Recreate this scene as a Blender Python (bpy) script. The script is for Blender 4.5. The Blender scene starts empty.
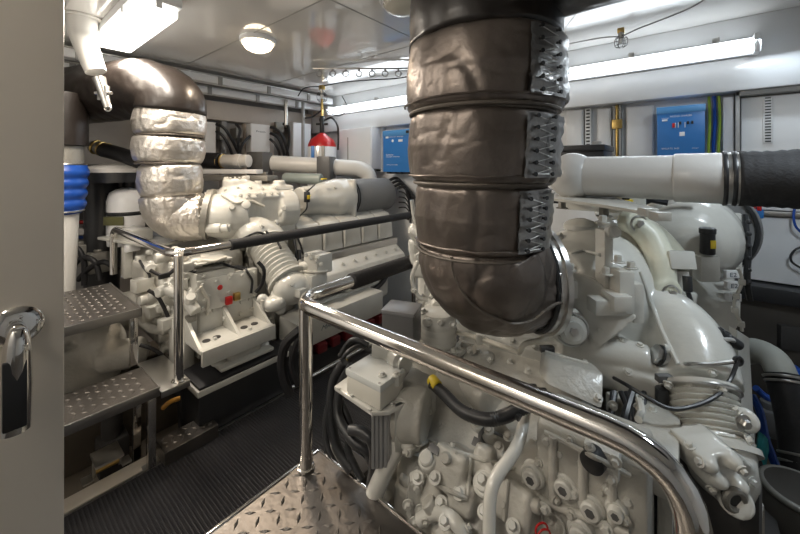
import bpy, bmesh, math, random
from mathutils import Vector, Matrix, noise, Euler
random.seed(7)
PI = math.pi
V = Vector
C = bpy.context.scene.collection

# ---------------------------------------------------------------- camera, world, exposure
YAW = math.radians(39.4)
SN, CS = math.sin(YAW), math.cos(YAW)
EYE = 1.5; FPX = 353.0; HOR = 168.0
cam_d = bpy.data.cameras.new('camera'); cam = bpy.data.objects.new('camera', cam_d); C.objects.link(cam)
cam.location = (0, 0, EYE); cam.rotation_euler = (PI/2, 0, YAW)
cam_d.sensor_width = 36; cam_d.lens = FPX/800*36
cam_d.shift_y = -(267-HOR)/800
cam_d.clip_start = 0.02
sc = bpy.context.scene
sc.camera = cam
sc.view_settings.view_transform = 'Standard'; sc.view_settings.look = 'None'
sc.view_settings.gamma = 1; sc.view_settings.use_curve_mapping = False
sc.view_settings.exposure = 0.48
w = bpy.data.worlds.new('world'); sc.world = w; w.use_nodes = True
w.node_tree.nodes['Background'].inputs[0].default_value = (.8, .85, .9, 1)
w.node_tree.nodes['Background'].inputs[1].default_value = 0.05

WARM = (1, .80, .60); NEUT = (1, .89, .76); COOL = (.80, .91, 1)
def area(name, loc, sx, sy, power, color, rot=(0, 0, 0)):
    l = bpy.data.lights.new(name, 'AREA'); l.shape = 'RECTANGLE'; l.size = sx; l.size_y = sy
    l.energy = power; l.color = color
    o = bpy.data.objects.new(name, l); C.objects.link(o); o.location = loc; o.rotation_euler = rot
    return o
CEIL = 2.44; YB = 3.2; YS = 3.05; XL = -4.2
# light given off by the room's lamps and three added fill lamps out of view (each sits at its own fitting built below)
area('fluorescent_glow_right', (-0.02, YS-.12, 2.24), 1.15, .05, 7.5, COOL, (math.radians(-25), 0, 0))
area('fluorescent_glow_left', (-2.95, YS-.12, 2.24), 1.5, .05, 7, COOL, (math.radians(-25), 0, 0))
area('ceiling_lamp_glow', (-2.66, .64, CEIL-.125), .9, .19, 24, NEUT, (0, 0, 0))
area('added_fill_glow_2', (-.75, -.62, CEIL-.125), .6, .19, 7, NEUT, (0, 0, 0))
area('added_fill_glow_3', (.62, 1.35, CEIL-.125), .19, .6, 15, COOL, (0, 0, 0))
area('added_fill_glow_4', (-1.95, -.5, CEIL-.125), .6, .19, 12, NEUT, (0, 0, 0))
area('bulkhead_lamp_glow', (-2.43, 1.33, CEIL-.11), .18, .18, 9, WARM, (0, 0, 0))

# ---------------------------------------------------------------- geometry helpers
def P(u, v, d):
    r = (u-400)/FPX*d
    return V((CS*r-SN*d, SN*r+CS*d, EYE-(v-HOR)/FPX*d))
def ray(u, v):
    return P(u, v, 1)-V((0, 0, EYE))
def onX(u, v, x):
    r = ray(u, v); return V((0, 0, EYE))+r*(x/r.x)
def onY(u, v, y):
    r = ray(u, v); return V((0, 0, EYE))+r*(y/r.y)
def onZ(u, v, z):
    r = ray(u, v); return V((0, 0, EYE))+r*((z-EYE)/r.z)
RT = V((CS, SN, 0)); FW = V((-SN, CS, 0)); UP = V((0, 0, 1))
def frame(ax):
    ax = V(ax).normalized()
    t = V((0, 0, 1)) if abs(ax.z) < .9 else V((1, 0, 0))
    a = ax.cross(t).normalized(); b = ax.cross(a).normalized()
    return a, b, ax
def smooth(pts, n=6):
    pts = [V(p) for p in pts]
    if len(pts) < 3: return pts
    out = []
    for i in range(len(pts)-1):
        p0 = pts[max(i-1, 0)]; p1 = pts[i]; p2 = pts[i+1]; p3 = pts[min(i+2, len(pts)-1)]
        for k in range(n):
            t = k/n
            out.append(.5*((2*p1)+(p2-p0)*t+(2*p0-5*p1+4*p2-p3)*t*t+(3*p1-p0-3*p2+p3)*t**3))
    out.append(pts[-1]); return out
def lerp_list(vals, t):
    if not isinstance(vals, (list, tuple)): return vals
    x = t*(len(vals)-1); i = min(int(x), len(vals)-2); f = x-i
    return vals[i]*(1-f)+vals[i+1]*f

SPLIT = {'bolts': ('bolt', 1), 'pipe_clips': ('pipe_clip', 1), 'slot_holes': ('slot_hole', 1), 'slot_recesses': ('slot_recess', 1), 'arm_bolts': ('arm_bolt', 2), 'hose_clamps': ('hose_clamp', 1), 'small_hoses': ('small_hose', 1), 'small_pipes': ('small_pipe', 1), 'plug_connectors': ('plug_connector', 1), 'loop_plugs': ('plug_connector', 2), 'casting_rib': ('rib', 1), 'lid_screws': ('lid_screw', 1), 'tank_pipes': ('tank_pipe', 1), 'wiring_looms': ('wiring_loom', 1)}
class MB:
    def __init__(s): s.v = []; s.f = []; s.m = []; s.cm = 0; s.marks = []; s.lock = False
    def add(s, vs, fs):
        if not s.lock: s.marks.append((len(s.v), len(s.f)))
        n = len(s.v); s.v += [V(p) for p in vs]; s.f += [tuple(i+n for i in f) for f in fs]; s.m += [s.cm]*len(fs); return s
    def mat(s, i): s.cm = i; return s
    def box(s, c, size, rz=0, bev=.004, rot=None, seg=2):
        bm = bmesh.new(); bmesh.ops.create_cube(bm, size=1)
        bmesh.ops.scale(bm, vec=V(size), verts=bm.verts)
        bev = min(bev, min(size)*.45)
        if bev > 0: bmesh.ops.bevel(bm, geom=list(bm.edges), offset=bev, segments=seg, profile=.6, affect='EDGES')
        M = rot.to_matrix() if isinstance(rot, Euler) else (rot if rot is not None else Matrix.Rotation(rz, 3, 'Z'))
        bm.verts.index_update()
        s.add([M @ v.co+V(c) for v in bm.verts], [[v.index for v in f.verts] for f in bm.faces]); bm.free(); return s
    def bb(s, lo, hi, bev=.004, seg=2):
        lo = V(lo); hi = V(hi); return s.box((lo+hi)/2, [abs(x) for x in (hi-lo)], bev=bev, seg=seg)
    def lathe(s, a, ax, prof, seg=32, cap=True):
        a = V(a); e1, e2, e3 = frame(ax); vs = []; fs = []
        for (h, r) in prof:
            for k in range(seg):
                t = 2*PI*k/seg; vs.append(a+e3*h+(e1*math.cos(t)+e2*math.sin(t))*r)
        for i in range(len(prof)-1):
            for k in range(seg):
                k2 = (k+1) % seg; fs.append((i*seg+k, (i+1)*seg+k, (i+1)*seg+k2, i*seg+k2))
        if cap:
            fs.append(tuple(range(seg))); n = (len(prof)-1)*seg; fs.append(tuple(n+k for k in reversed(range(seg))))
        return s.add(vs, fs)
    def cyl(s, a, b, r, r2=None, seg=24, bev=0):
        a = V(a); b = V(b); L = (b-a).length; r2 = r if r2 is None else r2
        if bev:
            bev = min(bev, L*.45, r*.45, r2*.45)
            pr = [(0, r-bev), (bev*.3, r-bev*.3), (bev, r), (L-bev, r2), (L-bev*.3, r2-bev*.3), (L, r2-bev)]
        else: pr = [(0, r), (L, r2)]
        return s.lathe(a, b-a, pr, seg)
    def tube(s, pts, r, seg=12, n=6, sm=True, cap=True):
        pts = smooth(pts, n) if sm else [V(p) for p in pts]
        N = len(pts); tn = [(pts[min(i+1, N-1)]-pts[max(i-1, 0)]).normalized() for i in range(N)]
        a, b, _ = frame(tn[0]); vs = []; fs = []
        for i in range(N):
            a = (a-tn[i]*a.dot(tn[i])).normalized(); b = tn[i].cross(a)
            rr = lerp_list(r, i/(N-1))
            for k in range(seg):
                t = 2*PI*k/seg; vs.append(pts[i]+(a*math.cos(t)+b*math.sin(t))*rr)
        for i in range(N-1):
            for k in range(seg):
                k2 = (k+1) % seg; fs.append((i*seg+k, i*seg+k2, (i+1)*seg+k2, (i+1)*seg+k))
        if cap:
            fs.append(tuple(reversed(range(seg)))); fs.append(tuple((N-1)*seg+k for k in range(seg)))
        return s.add(vs, fs)
    def ell(s, c, rad, rot=None, seg=28, rings=16):
        c = V(c); M = rot if rot is not None else Matrix.Identity(3); vs = []; fs = []
        for i in range(rings+1):
            ph = PI*i/rings
            for k in range(seg):
                t = 2*PI*k/seg
                vs.append(c+M @ V((rad[0]*math.sin(ph)*math.cos(t), rad[1]*math.sin(ph)*math.sin(t), rad[2]*math.cos(ph))))
        for i in range(rings):
            for k in range(seg):
                k2 = (k+1) % seg; fs.append((i*seg+k, (i+1)*seg+k, (i+1)*seg+k2, i*seg+k2))
        s.add(vs, fs); return s
    def prism(s, pts, vec):
        pts = [V(p) for p in pts]; vec = V(vec); n = len(pts)
        nrm = V((0, 0, 0))
        for i in range(n): nrm += (pts[i]-pts[0]).cross(pts[(i+1) % n]-pts[0])
        if nrm.dot(vec) > 0: pts.reverse()
        fs = [tuple(range(n)), tuple(reversed(range(n, 2*n)))]
        for i in range(n):
            j = (i+1) % n; fs.append((i, i+n, j+n, j))
        return s.add(pts+[p+vec for p in pts], fs)
    def bolt(s, p, ax, r=.009, h=.008, washer=True):
        p = V(p); ax = V(ax).normalized()
        if washer: s.lathe(p-ax*.002, ax, [(0, r*1.6), (.004, r*1.6)], 16); s.lock = True
        s.lathe(p, ax, [(0, r), (h*.85, r), (h, r*.85)], 6); s.lock = False; return s
    def torus(s, c, ax, R, r, seg=32, rs=8):
        c = V(c); e1, e2, e3 = frame(ax); vs = []; fs = []
        for i in range(seg):
            t = 2*PI*i/seg; dd = e1*math.cos(t)+e2*math.sin(t)
            for k in range(rs):
                q = 2*PI*k/rs; vs.append(c+dd*(R+r*math.cos(q))+e3*r*math.sin(q))
        for i in range(seg):
            for k in range(rs):
                i2 = (i+1) % seg; k2 = (k+1) % rs; fs.append((i*rs+k, i2*rs+k, i2*rs+k2, i*rs+k2))
        return s.add(vs, fs)
    def mesh(s, name, off, ang=40):
        me = bpy.data.meshes.new(name); me.from_pydata([tuple(p-off) for p in s.v], [], s.f); me.update()
        bm = bmesh.new(); bm.from_mesh(me); bmesh.ops.recalc_face_normals(bm, faces=bm.faces); bm.to_mesh(me); bm.free()
        me.polygons.foreach_set('material_index', s.m)
        me.polygons.foreach_set('use_smooth', [True]*len(me.polygons)); me.set_sharp_from_angle(angle=math.radians(ang))
        me.update(); return me
    def obj(s, name, mats, parent=None, ang=40, label=None, remesh=None, sm=3):
        mats = mats if isinstance(mats, (list, tuple)) else [mats]
        if name in SPLIT and parent is not None:
            nm, st = SPLIT[name]; mk = s.marks[::st]+[(len(s.v), len(s.f))]
            for (v0, f0), (v1, f1) in zip(mk, mk[1:]):
                q = MB(); q.v = s.v[v0:v1]; q.f = [tuple(i-v0 for i in f) for f in s.f[f0:f1]]; q.m = s.m[f0:f1]; q.obj(nm, mats, parent, ang)
            return None
        if parent is None:
            xs = [p.x for p in s.v]; ys = [p.y for p in s.v]; zs = [p.z for p in s.v]
            off = V(((min(xs)+max(xs))/2, (min(ys)+max(ys))/2, min(zs)))
        else: off = world_loc(parent)
        if remesh:
            base = s.m[:]; me = s.mesh(name, off, ang); tmp = bpy.data.objects.new('tmp', me); C.objects.link(tmp)
            md = tmp.modifiers.new('r', 'REMESH'); md.mode = 'VOXEL'; md.voxel_size = remesh; md.use_smooth_shade = True
            if sm:
                m2 = tmp.modifiers.new('s', 'SMOOTH'); m2.iterations = sm; m2.factor = .5
            dg = bpy.context.evaluated_depsgraph_get(); dg.update(); ev = tmp.evaluated_get(dg)
            me2 = bpy.data.meshes.new_from_object(ev); bpy.data.objects.remove(tmp); me = me2; me.name = name
            me.polygons.foreach_set('use_smooth', [True]*len(me.polygons))
        else: me = s.mesh(name, off, ang)
        me.materials.clear()
        for m in mats: me.materials.append(m)
        o = bpy.data.objects.new(name, me); C.objects.link(o)
        if parent is None: o.location = off
        else: o.parent = parent
        if label: o['label'] = label
        return o
def world_loc(o):
    l = V((0, 0, 0))
    while o is not None: l += o.location; o = o.parent
    return l
def tag(o, label, cat, group=None):
    o['label'] = label; o['category'] = cat
    if group: o['group'] = group
    return o
def thing(name, label, cat, loc=(0, 0, 0), group=None):
    o = bpy.data.objects.new(name, None); C.objects.link(o); o.location = loc; o.empty_display_size = .05
    return tag(o, label, cat, group)
def struct(o): o['kind'] = 'structure'; return o
def text_mb(mb, s, origin, xdir, updir, h, ext=.0006, shear=0, width=None):
    cu = bpy.data.curves.new('t', 'FONT'); cu.body = s; cu.size = 1; cu.extrude = 0; cu.shear = shear; cu.resolution_u = 2
    o = bpy.data.objects.new('t', cu); C.objects.link(o)
    dg = bpy.context.evaluated_depsgraph_get(); dg.update(); me = bpy.data.meshes.new_from_object(o.evaluated_get(dg))
    xd = V(xdir).normalized(); ud = V(updir).normalized(); nd = xd.cross(ud)
    k = h/.72; sx = k
    if width and len(me.vertices):
        mx = max(v.co.x for v in me.vertices); sx = width/mx
    mb.add([V(origin)+xd*v.co.x*sx+ud*v.co.y*k+nd*ext for v in me.vertices], [tuple(p.vertices) for p in me.polygons])
    bpy.data.objects.remove(o); bpy.data.meshes.remove(me)

# ---------------------------------------------------------------- materials
def mat(name, col, rough=.5, metal=0, bump=0, bscale=30, var=0, vscale=4, spec=.5, coat=0, detail=3, dirt=None):
    m = bpy.data.materials.new(name); m.use_nodes = True; nt = m.node_tree; b = nt.nodes['Principled BSDF']
    b.inputs['Roughness'].default_value = rough; b.inputs['Metallic'].default_value = metal
    b.inputs['Specular IOR Level'].default_value = spec; b.inputs['Coat Weight'].default_value = coat
    b.inputs['Coat Roughness'].default_value = .06
    tc = nt.nodes.new('ShaderNodeTexCoord'); nz = nt.nodes.new('ShaderNodeTexNoise'); nz.inputs['Scale'].default_value = vscale
    nz.inputs['Detail'].default_value = 4; nt.links.new(tc.outputs['Object'], nz.inputs['Vector'])
    mx = nt.nodes.new('ShaderNodeMix'); mx.data_type = 'RGBA'
    c2 = dirt if dirt else tuple(c*(1-var) for c in col)
    mx.inputs[6].default_value = (*col, 1); mx.inputs[7].default_value = (*c2, 1)
    mr = nt.nodes.new('ShaderNodeMapRange'); mr.inputs[1].default_value = .35; mr.inputs[2].default_value = .75
    nt.links.new(nz.outputs[0], mr.inputs[0])
    ml = nt.nodes.new('ShaderNodeMath'); ml.operation = 'MULTIPLY'; ml.inputs[1].default_value = 1 if (var or dirt) else 0
    nt.links.new(mr.outputs[0], ml.inputs[0]); nt.links.new(ml.outputs[0], mx.inputs[0]); nt.links.new(mx.outputs[2], b.inputs['Base Color'])
    if bump:
        n2 = nt.nodes.new('ShaderNodeTexNoise'); n2.inputs['Scale'].default_value = bscale; n2.inputs['Detail'].default_value = detail
        nt.links.new(tc.outputs['Object'], n2.inputs['Vector'])
        bp = nt.nodes.new('ShaderNodeBump'); bp.inputs['Strength'].default_value = bump; bp.inputs['Distance'].default_value = .01
        nt.links.new(n2.outputs[0], bp.inputs['Height']); nt.links.new(bp.outputs[0], b.inputs['Normal'])
    return m
def emis(name, col, s):
    m = bpy.data.materials.new(name); m.use_nodes = True; b = m.node_tree.nodes['Principled BSDF']
    b.inputs['Emission Color'].default_value = (*col, 1); b.inputs['Emission Strength'].default_value = s
    b.inputs['Base Color'].default_value = (.8, .8, .8, 1)
    return m
PAINT = mat('engine_paint', (.63, .625, .58), .26, bump=.10, bscale=45, var=.16, vscale=5, coat=.45)
CAST = mat('cast_paint', (.52, .505, .455), .36, bump=.28, bscale=70, var=.30, vscale=6, coat=.15)
PAINTD = mat('grey_paint', (.36, .36, .35), .45, bump=.1, var=.2)
CREAM = mat('door_paint', (.76, .70, .61), .28, bump=.015, bscale=150, var=.03)
WALLW = mat('wall_paint', (.80, .82, .84), .25, var=.03, coat=.3)
CEILM = mat('ceiling_panel', (.76, .75, .73), .07, bump=.012, bscale=2.2, var=.05, vscale=1.5, spec=.8, coat=.6)
SOFF = mat('soffit_panel', (.72, .73, .74), .12, var=.03, coat=.4)
HULL = mat('hull_grey', (.33, .32, .31), .6, bump=.2, bscale=8, var=.3, vscale=3)
BEAM = mat('beam_paint', (.55, .49, .43), .45, var=.12)
CHROME = mat('polished_steel', (.80, .78, .75), .09, 1, bump=.012, bscale=14)
STEEL = mat('steel', (.55, .54, .52), .28, 1, bump=.05, bscale=40)
PLATE = mat('tread_plate', (.20, .185, .17), .38, .9, bump=.12, bscale=60, var=.3, vscale=9)
FOIL = mat('silver_foil', (.74, .70, .65), .36, .9, bump=.7, bscale=28, var=.18, vscale=8, detail=5)
LAG = mat('lagging_cloth', (.205, .175, .155), .36, .75, bump=.25, bscale=26, var=.35, vscale=5, detail=6)
SEAM = mat('seam_cloth', (.16, .14, .12), .5, .4, bump=.2)
BLKLAG = mat('black_lagging', (.016, .012, .010), .36, bump=.4, bscale=11, var=.3, coat=.08)
FOAM = mat('black_foam', (.022, .022, .024), .75, bump=.25, bscale=120)
RUB = mat('black_rubber', (.016, .016, .018), .5, bump=.1, bscale=60)
BLK = mat('black_plastic', (.02, .021, .023), .38)
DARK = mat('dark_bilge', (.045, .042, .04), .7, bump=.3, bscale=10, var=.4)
BILGE = mat('bilge_paint', (.17, .145, .115), .55, bump=.15, bscale=6, var=.35, vscale=3)
GREY = mat('filter_grey', (.20, .20, .20), .6, bump=.25, bscale=120)
GBOX = mat('grey_box', (.10, .10, .10), .4)
PVC = mat('pvc_pipe', (.56, .55, .53), .28, coat=.3)
WPIPE = mat('white_pipe', (.72, .71, .68), .3, var=.05)
BLUE = mat('inverter_blue', (.035, .20, .56), .35)
BLUE2 = mat('blue_hose', (.01, .07, .36), .35)
RED = mat('red_paint', (.55, .02, .02), .3)
YEL = mat('yellow_plastic', (.75, .55, .03), .4)
GRN = mat('green_yellow', (.35, .50, .05), .45)
TEAL = mat('teal_plastic', (.02, .30, .32), .4)
WHT = mat('white_plastic', (.80, .81, .82), .35)
LBL = mat('print_white', (.85, .87, .90), .5)
INK = mat('print_dark', (.03, .06, .09), .5)
BRS = mat('brass', (.6, .42, .15), .3, 1)
ALU = mat('cast_aluminium', (.34, .33, .30), .5, .6, bump=.3, bscale=50, var=.3)
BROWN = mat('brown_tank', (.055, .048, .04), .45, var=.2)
E_TUBE = emis('tube_light', (.88, .95, 1), 3)
E_WARM = emis('warm_lamp', (1, .80, .55), 4)
E_LAMP = emis('white_diffuser', (1, .96, .88), 3.5)
WORN = mat('worn_steel', (.62, .58, .53), .30, 1)
# ribbed rubber mat
MATM = mat('ribbed_rubber', (.013, .013, .016), .42)
nt = MATM.node_tree; tc = nt.nodes.new('ShaderNodeTexCoord'); hs = []
for d_, sc_ in (('X', 42), ('Y', 20)):
    wv = nt.nodes.new('ShaderNodeTexWave'); wv.bands_direction = d_; wv.inputs['Scale'].default_value = sc_; wv.inputs['Distortion'].default_value = 0
    nt.links.new(tc.outputs['Object'], wv.inputs['Vector']); hs.append(wv)
ad = nt.nodes.new('ShaderNodeMath'); ad.operation = 'MAXIMUM'; nt.links.new(hs[0].outputs['Fac'], ad.inputs[0]); nt.links.new(hs[1].outputs['Fac'], ad.inputs[1])
bp = nt.nodes.new('ShaderNodeBump'); bp.inputs['Strength'].default_value = 1; bp.inputs['Distance'].default_value = .006
nt.links.new(ad.outputs[0], bp.inputs['Height']); nt.links.new(bp.outputs[0], nt.nodes['Principled BSDF'].inputs['Normal'])
# ---------------------------------------------------------------- more helpers
def rounded(pts, r, n=8):
    pts = [V(p) for p in pts]; out = [pts[0]]
    for i in range(1, len(pts)-1):
        a = pts[i-1]-pts[i]; b = pts[i+1]-pts[i]; k = min(r, a.length*.49, b.length*.49)
        A = pts[i]+a.normalized()*k; B = pts[i]+b.normalized()*k
        for j in range(n+1):
            t = j/n; out.append(A*(1-t)**2+pts[i]*2*t*(1-t)+B*t*t)
    out.append(pts[-1]); return out
def pipe(mb, pts, r, bend=.06, seg=20): return mb.tube(rounded(pts, bend), r, seg, sm=False)
def wire(pts, r, m, name, label, cat='cable', group=None, parent=None, n=8, seg=8):
    o = MB().tube(pts, r, seg, n=n).obj(name, m, parent)
    if parent is None: tag(o, label, cat, group)
    return o
def fbm(p, sc, o=3): return noise.fractal(V(p)*sc, 1.0, 2.0, o)

# ---------------------------------------------------------------- the setting
YF, XR, ZB = -1.05, 2.3, -.25
struct(MB().bb((XL-.1, YF-.1, ZB-.06), (XR+.1, YB+.1, ZB), bev=0).obj('floor', BILGE))
struct(MB().bb((XL-.1, YF-.1, CEIL), (XR+.1, YB+.1, CEIL+.06), bev=0).obj('ceiling', CEILM))
struct(MB().bb((XL-.1, YF, ZB), (XL, YB, CEIL), bev=0).obj('wall_left', HULL))
struct(MB().bb((XR, YF, ZB), (XR+.1, YB, CEIL), bev=0).obj('wall_right', WALLW))
struct(MB().bb((XL-.1, YB, ZB), (XR+.1, YB+.1, CEIL), bev=0).obj('wall_back', WALLW))
struct(MB().bb((XL-.1, YF-.1, ZB), (XR+.1, YF, CEIL), bev=0).obj('wall_front', WALLW))
# soffit above the electrical bay of the back wall
struct(MB().bb((XL, YS, 1.985), (XR, YB, CEIL), bev=.01).obj('trim_1', SOFF))
m = MB()
for y in (.35, 1.25, 2.15): m.bb((XL, y-.004, CEIL-.0025), (XR, y+.004, CEIL), bev=0)
for x in (-3.55, -1.55, .5): m.bb((x-.004, YF, CEIL-.0025), (x+.004, YS, CEIL), bev=0)
struct(m.obj('trim_2', PAINTD))
# aisle deck with ribbed mat, cream edge strips
struct(MB().bb((-2.20, YF, -.10), (-.80, YB, -.006), bev=.003).obj('trim_3', CREAM))
tag(MB().bb((-2.07, YF+.02, -.005), (-.88, YB-.02, .006), bev=.003).obj('rubber_mat', MATM), 'long black ribbed rubber mat along the aisle between the engines', 'mat')
tag(MB().bb((-2.085, YF+.02, -.005), (-2.068, YB-.02, .010), bev=.002).obj('mat_edging', STEEL), 'thin metal edging strip along the left side of the black mat', 'edging')
# hull side: frames, beam
m = MB(); m.bb((XL, -.6, 2.04), (XL+.10, YS-.01, 2.25), bev=.008); struct(m.obj('trim_4', BEAM))
for i, y in enumerate((.35, 1.05, 1.85, 2.12, 2.45, 2.9)):
    m = MB(); m.bb((XL, y-.03, .1), (XL+.07, y+.03, 2.04), bev=.006); struct(m.obj('trim_%d' % (5+i), BEAM if i in (3, 4) else HULL))
# hull shelf under the frames
struct(MB().bb((XL, -.6, .95), (XL+.35, YS, 1.0), bev=.006).obj('trim_11', HULL))

# ---------------------------------------------------------------- open door at the left with lever handle
DX = -.955
d1 = struct(MB().bb((DX-.045, -1.02, .53), (DX, .118, 2.40), bev=.004).obj('door_1', CREAM))
hp = onX(17, 326, DX)
rose = MB().lathe(hp, (1, 0, 0), [(0, .036), (.004, .036), (.009, .031), (.011, .020)], 32)
rose.bolt(hp+V((.010, .004, .018)), (1, 0, 0), .0035, .002, False).bolt(hp+V((.010, -.004, -.018)), (1, 0, 0), .0035, .002, False)
rs = rose.obj('handle_rose', CHROME, d1)
m = MB(); a = hp+V((.010, -.001, 0)); m.cyl(a, a+V((.034, 0, 0)), .0115, bev=.002)
q = onX(14, 430, DX+.04)
m.tube([a+V((.036, 0, .006)), a+V((.040, -.001, -.02)), V((DX+.042, q.y+.002, hp.z-.09)), V((DX+.042, q.y, q.z))], [.012, .017, .021, .021], 20)
m.obj('door_handle', CHROME, d1)
m = MB(); e = hp.y-.001
m.box((DX+.0575, q.y, (hp.z-.03+q.z)/2), (.012, .030, abs(hp.z-.05-q.z)), bev=.004); m.obj('handle_grip', BLK, d1, label='black inlay on the lever')

# ---------------------------------------------------------------- lamps
def rect_lamp(cx, cy, lx, ly, label, zt=CEIL, h=.115, on=True):
    t = thing('ceiling_lamp', label, 'lamp', (cx, cy, zt-h))
    MB().box((cx, cy, zt-.028), (lx+.02, ly+.02, .055), bev=.015).obj('lamp_housing', WHT, t)
    m = MB(); z0 = zt-h; z1 = zt-.056
    a = [V((cx+sx*(lx/2), cy+sy*ly/2, z1)) for sx, sy in ((-1, -1), (1, -1), (1, 1), (-1, 1))]
    m.box((cx, cy, (z0+z1)/2), (lx-.015, ly-.015, z1-z0), bev=.02, seg=4); m.obj('diffuser', E_LAMP, t)
    for sx in (-1, 1):
        for k in (-.28, .28):
            MB().box((cx+k*lx, cy+sx*(ly/2+.004), zt-.06), (.035, .012, .05), bev=.003).obj('clip', WHT, t)
        MB().box((cx+sx*(lx/2+.004), cy, zt-.06), (.012, .03, .05), bev=.003).obj('clip', WHT, t)
    return t
rect_lamp(-2.66, .64, .93, .21, 'lit rectangular lamp on the ceiling at upper left')
rect_lamp(-.75, -.62, .65, .21, 'added fill lamp on the ceiling behind the platform, out of view')  # unseen lamp added as fill for the door and near parts
rect_lamp(.62, 1.35, .21, .65, 'added cool fill lamp out of view above the right side of the near engine')  # added out of view to put cool highlights on the near castings
rect_lamp(-1.95, -.5, .65, .21, 'added fill lamp on the ceiling over the steps, out of view')  # unseen lamp added as fill from the aisle side
def round_lamp(c, label, m_on, r=.12):
    t = thing('bulkhead_lamp', label, 'lamp', (c.x, c.y, CEIL-.1), 'round bulkhead lamps on the ceiling')
    MB().lathe((c.x, c.y, CEIL), (0, 0, -1), [(0, r*1.05), (.022, r*1.05), (.03, r*.98)], 36).obj('lamp_base', WHT, t)
    MB().lathe((c.x, c.y, CEIL-.028), (0, 0, -1), [(0, r*.86), (.02, r*.86), (.045, r*.72), (.062, r*.45), (.07, r*.12)], 36).obj('glass_dome', m_on, t)
    m = MB()
    for k in range(6):
        A = PI*k/6
        pts = [V((c.x+math.cos(A)*r*.95*math.cos(q), c.y+math.sin(A)*r*.95*math.cos(q), CEIL-.028-math.sin(q)*.052)) for q in [PI*j/10 for j in range(11)]]
        m.tube(pts, .003, 6, sm=False)
    m.torus((c.x, c.y, CEIL-.068), (0, 0, 1), r*.66, .003); m.obj('wire_guard', WHT, t)
round_lamp(P(258, 47, 2.57), 'glowing round caged bulkhead lamp on the glossy ceiling', E_WARM)
round_lamp(P(402, 4, 1.94), 'round caged ceiling lamp partly hidden by the black exhaust lagging', mat('dim_glass', (.6, .58, .5), .15, spec=.7))
def tube_lamp(x0, x1, label, z=2.235):
    y = YS-.045
    t = thing('fluorescent_lamp', label, 'lamp', ((x0+x1)/2, y, z-.05), 'fluorescent lamps along the soffit')
    MB().bb((x0, YS-.04, z-.045), (x1, YS-.001, z+.06), bev=.008).obj('lamp_housing', WHT, t)
    MB().cyl((x0+.03, y-.045, z), (x1-.03, y-.045, z), .042, bev=.01).obj('diffuser', E_TUBE, t)
    for x in (x0, x1-.03): MB().bb((x, YS-.14, z-.055), (x+.03, YS-.035, z+.06), bev=.012).obj('end_cap', WHT, t)
    for k in range(3):
        x = x0+(x1-x0)*(.16+.34*k); MB().bb((x, YS-.075, z+.03), (x+.035, YS-.03, z+.085), bev=.004).obj('clip', STEEL, t)
tube_lamp(-1.0, .32, 'long lit fluorescent lamp above the blue boxes at right')
tube_lamp(-3.62, -2.05, 'lit fluorescent lamp on the soffit left of the large exhaust')
# thin edge cable of the soffit with a small caged lamp
c = P(621, 36, 2.05)
m = MB(); m.tube([V((onY(560, 47, 2.75).x, 2.75, 2.40)), P(600, 38, 2.12), c, P(640, 28, 1.98), P(690, 8, 1.7), P(720, -12, 1.55)], .0035, 8)
tag(m.obj('ceiling_cable', PAINTD), 'thin grey cable run under the ceiling at upper right', 'cable')
def hang_lamp(c, label, s=1.0):
    t = thing('sprinkler_head', label, 'sprinkler', c+V((0, 0, -.06*s)))
    MB().box(c+V((0, 0, .03*s)), (.035*s, .03*s, .03*s), bev=.004).obj('mounting_block', BRS, t)
    MB().cyl(c+V((0, 0, -.01*s)), c+V((0, 0, .02*s)), .016*s).obj('neck', STEEL, t)
    m = MB()
    for k in range(6):
        A = PI*k/3; d = V((math.cos(A), math.sin(A), 0))
        m.tube([c+d*.016*s+V((0, 0, 0)), c+d*.032*s+V((0, 0, -.02*s)), c+d*.03*s+V((0, 0, -.055*s)), c+V((0, 0, -.068*s))+d*.012*s], .0016*s, 6)
    for z in (-.02, -.055): m.torus(c+V((0, 0, z*s)), UP, .031*s, .0016*s, 20, 6)
    m.obj('wire_guard', BLK, t)
    MB().ell(c+V((0, 0, -.028*s)), (.012*s, .012*s, .02*s), seg=14, rings=8).obj('bulb', WHT, t)
hang_lamp(c, 'small caged sprinkler head under the ceiling near the right fluorescent lamp')
hang_lamp(P(322, 92, 3.6), 'small caged sprinkler head with brass block left of the clip rail', 1.5)
tag(MB().tube([P(298, 96, 3.7), P(305, 88, 3.65), P(322, 86, 3.6), P(345, 82, 3.5), P(370, 80, 3.4), P(400, 78, 3.3), P(425, 72, 3.2)], .006, 8).obj('ceiling_cable', BLK), 'black cable run past the clip rail under the ceiling', 'cable')
# rail of pipe clips
t = thing('clip_rail', 'grey rail of empty pipe clips below the ceiling', 'rail', P(365, 72, 3.3))
a = P(313, 66, 3.2); b = P(418, 84, 3.2); a.z = b.z = 2.40
dr = (b-a).normalized()
MB().box((a+b)/2, ((b-a).length, .03, .012), rz=math.atan2(dr.y, dr.x), bev=.002).obj('rail_bar', STEEL, t)
for k in range(8):
    p = a+(b-a)*((k+.5)/8); m = MB(); m.torus(p+V((0, 0, -.045)), dr.cross(UP), .026, .005, 24, 8); m.box(p+V((0, 0, -.012)), (.014, .014, .03), bev=.002)
    m.obj('pipe_clip', PAINTD, t)

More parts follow.
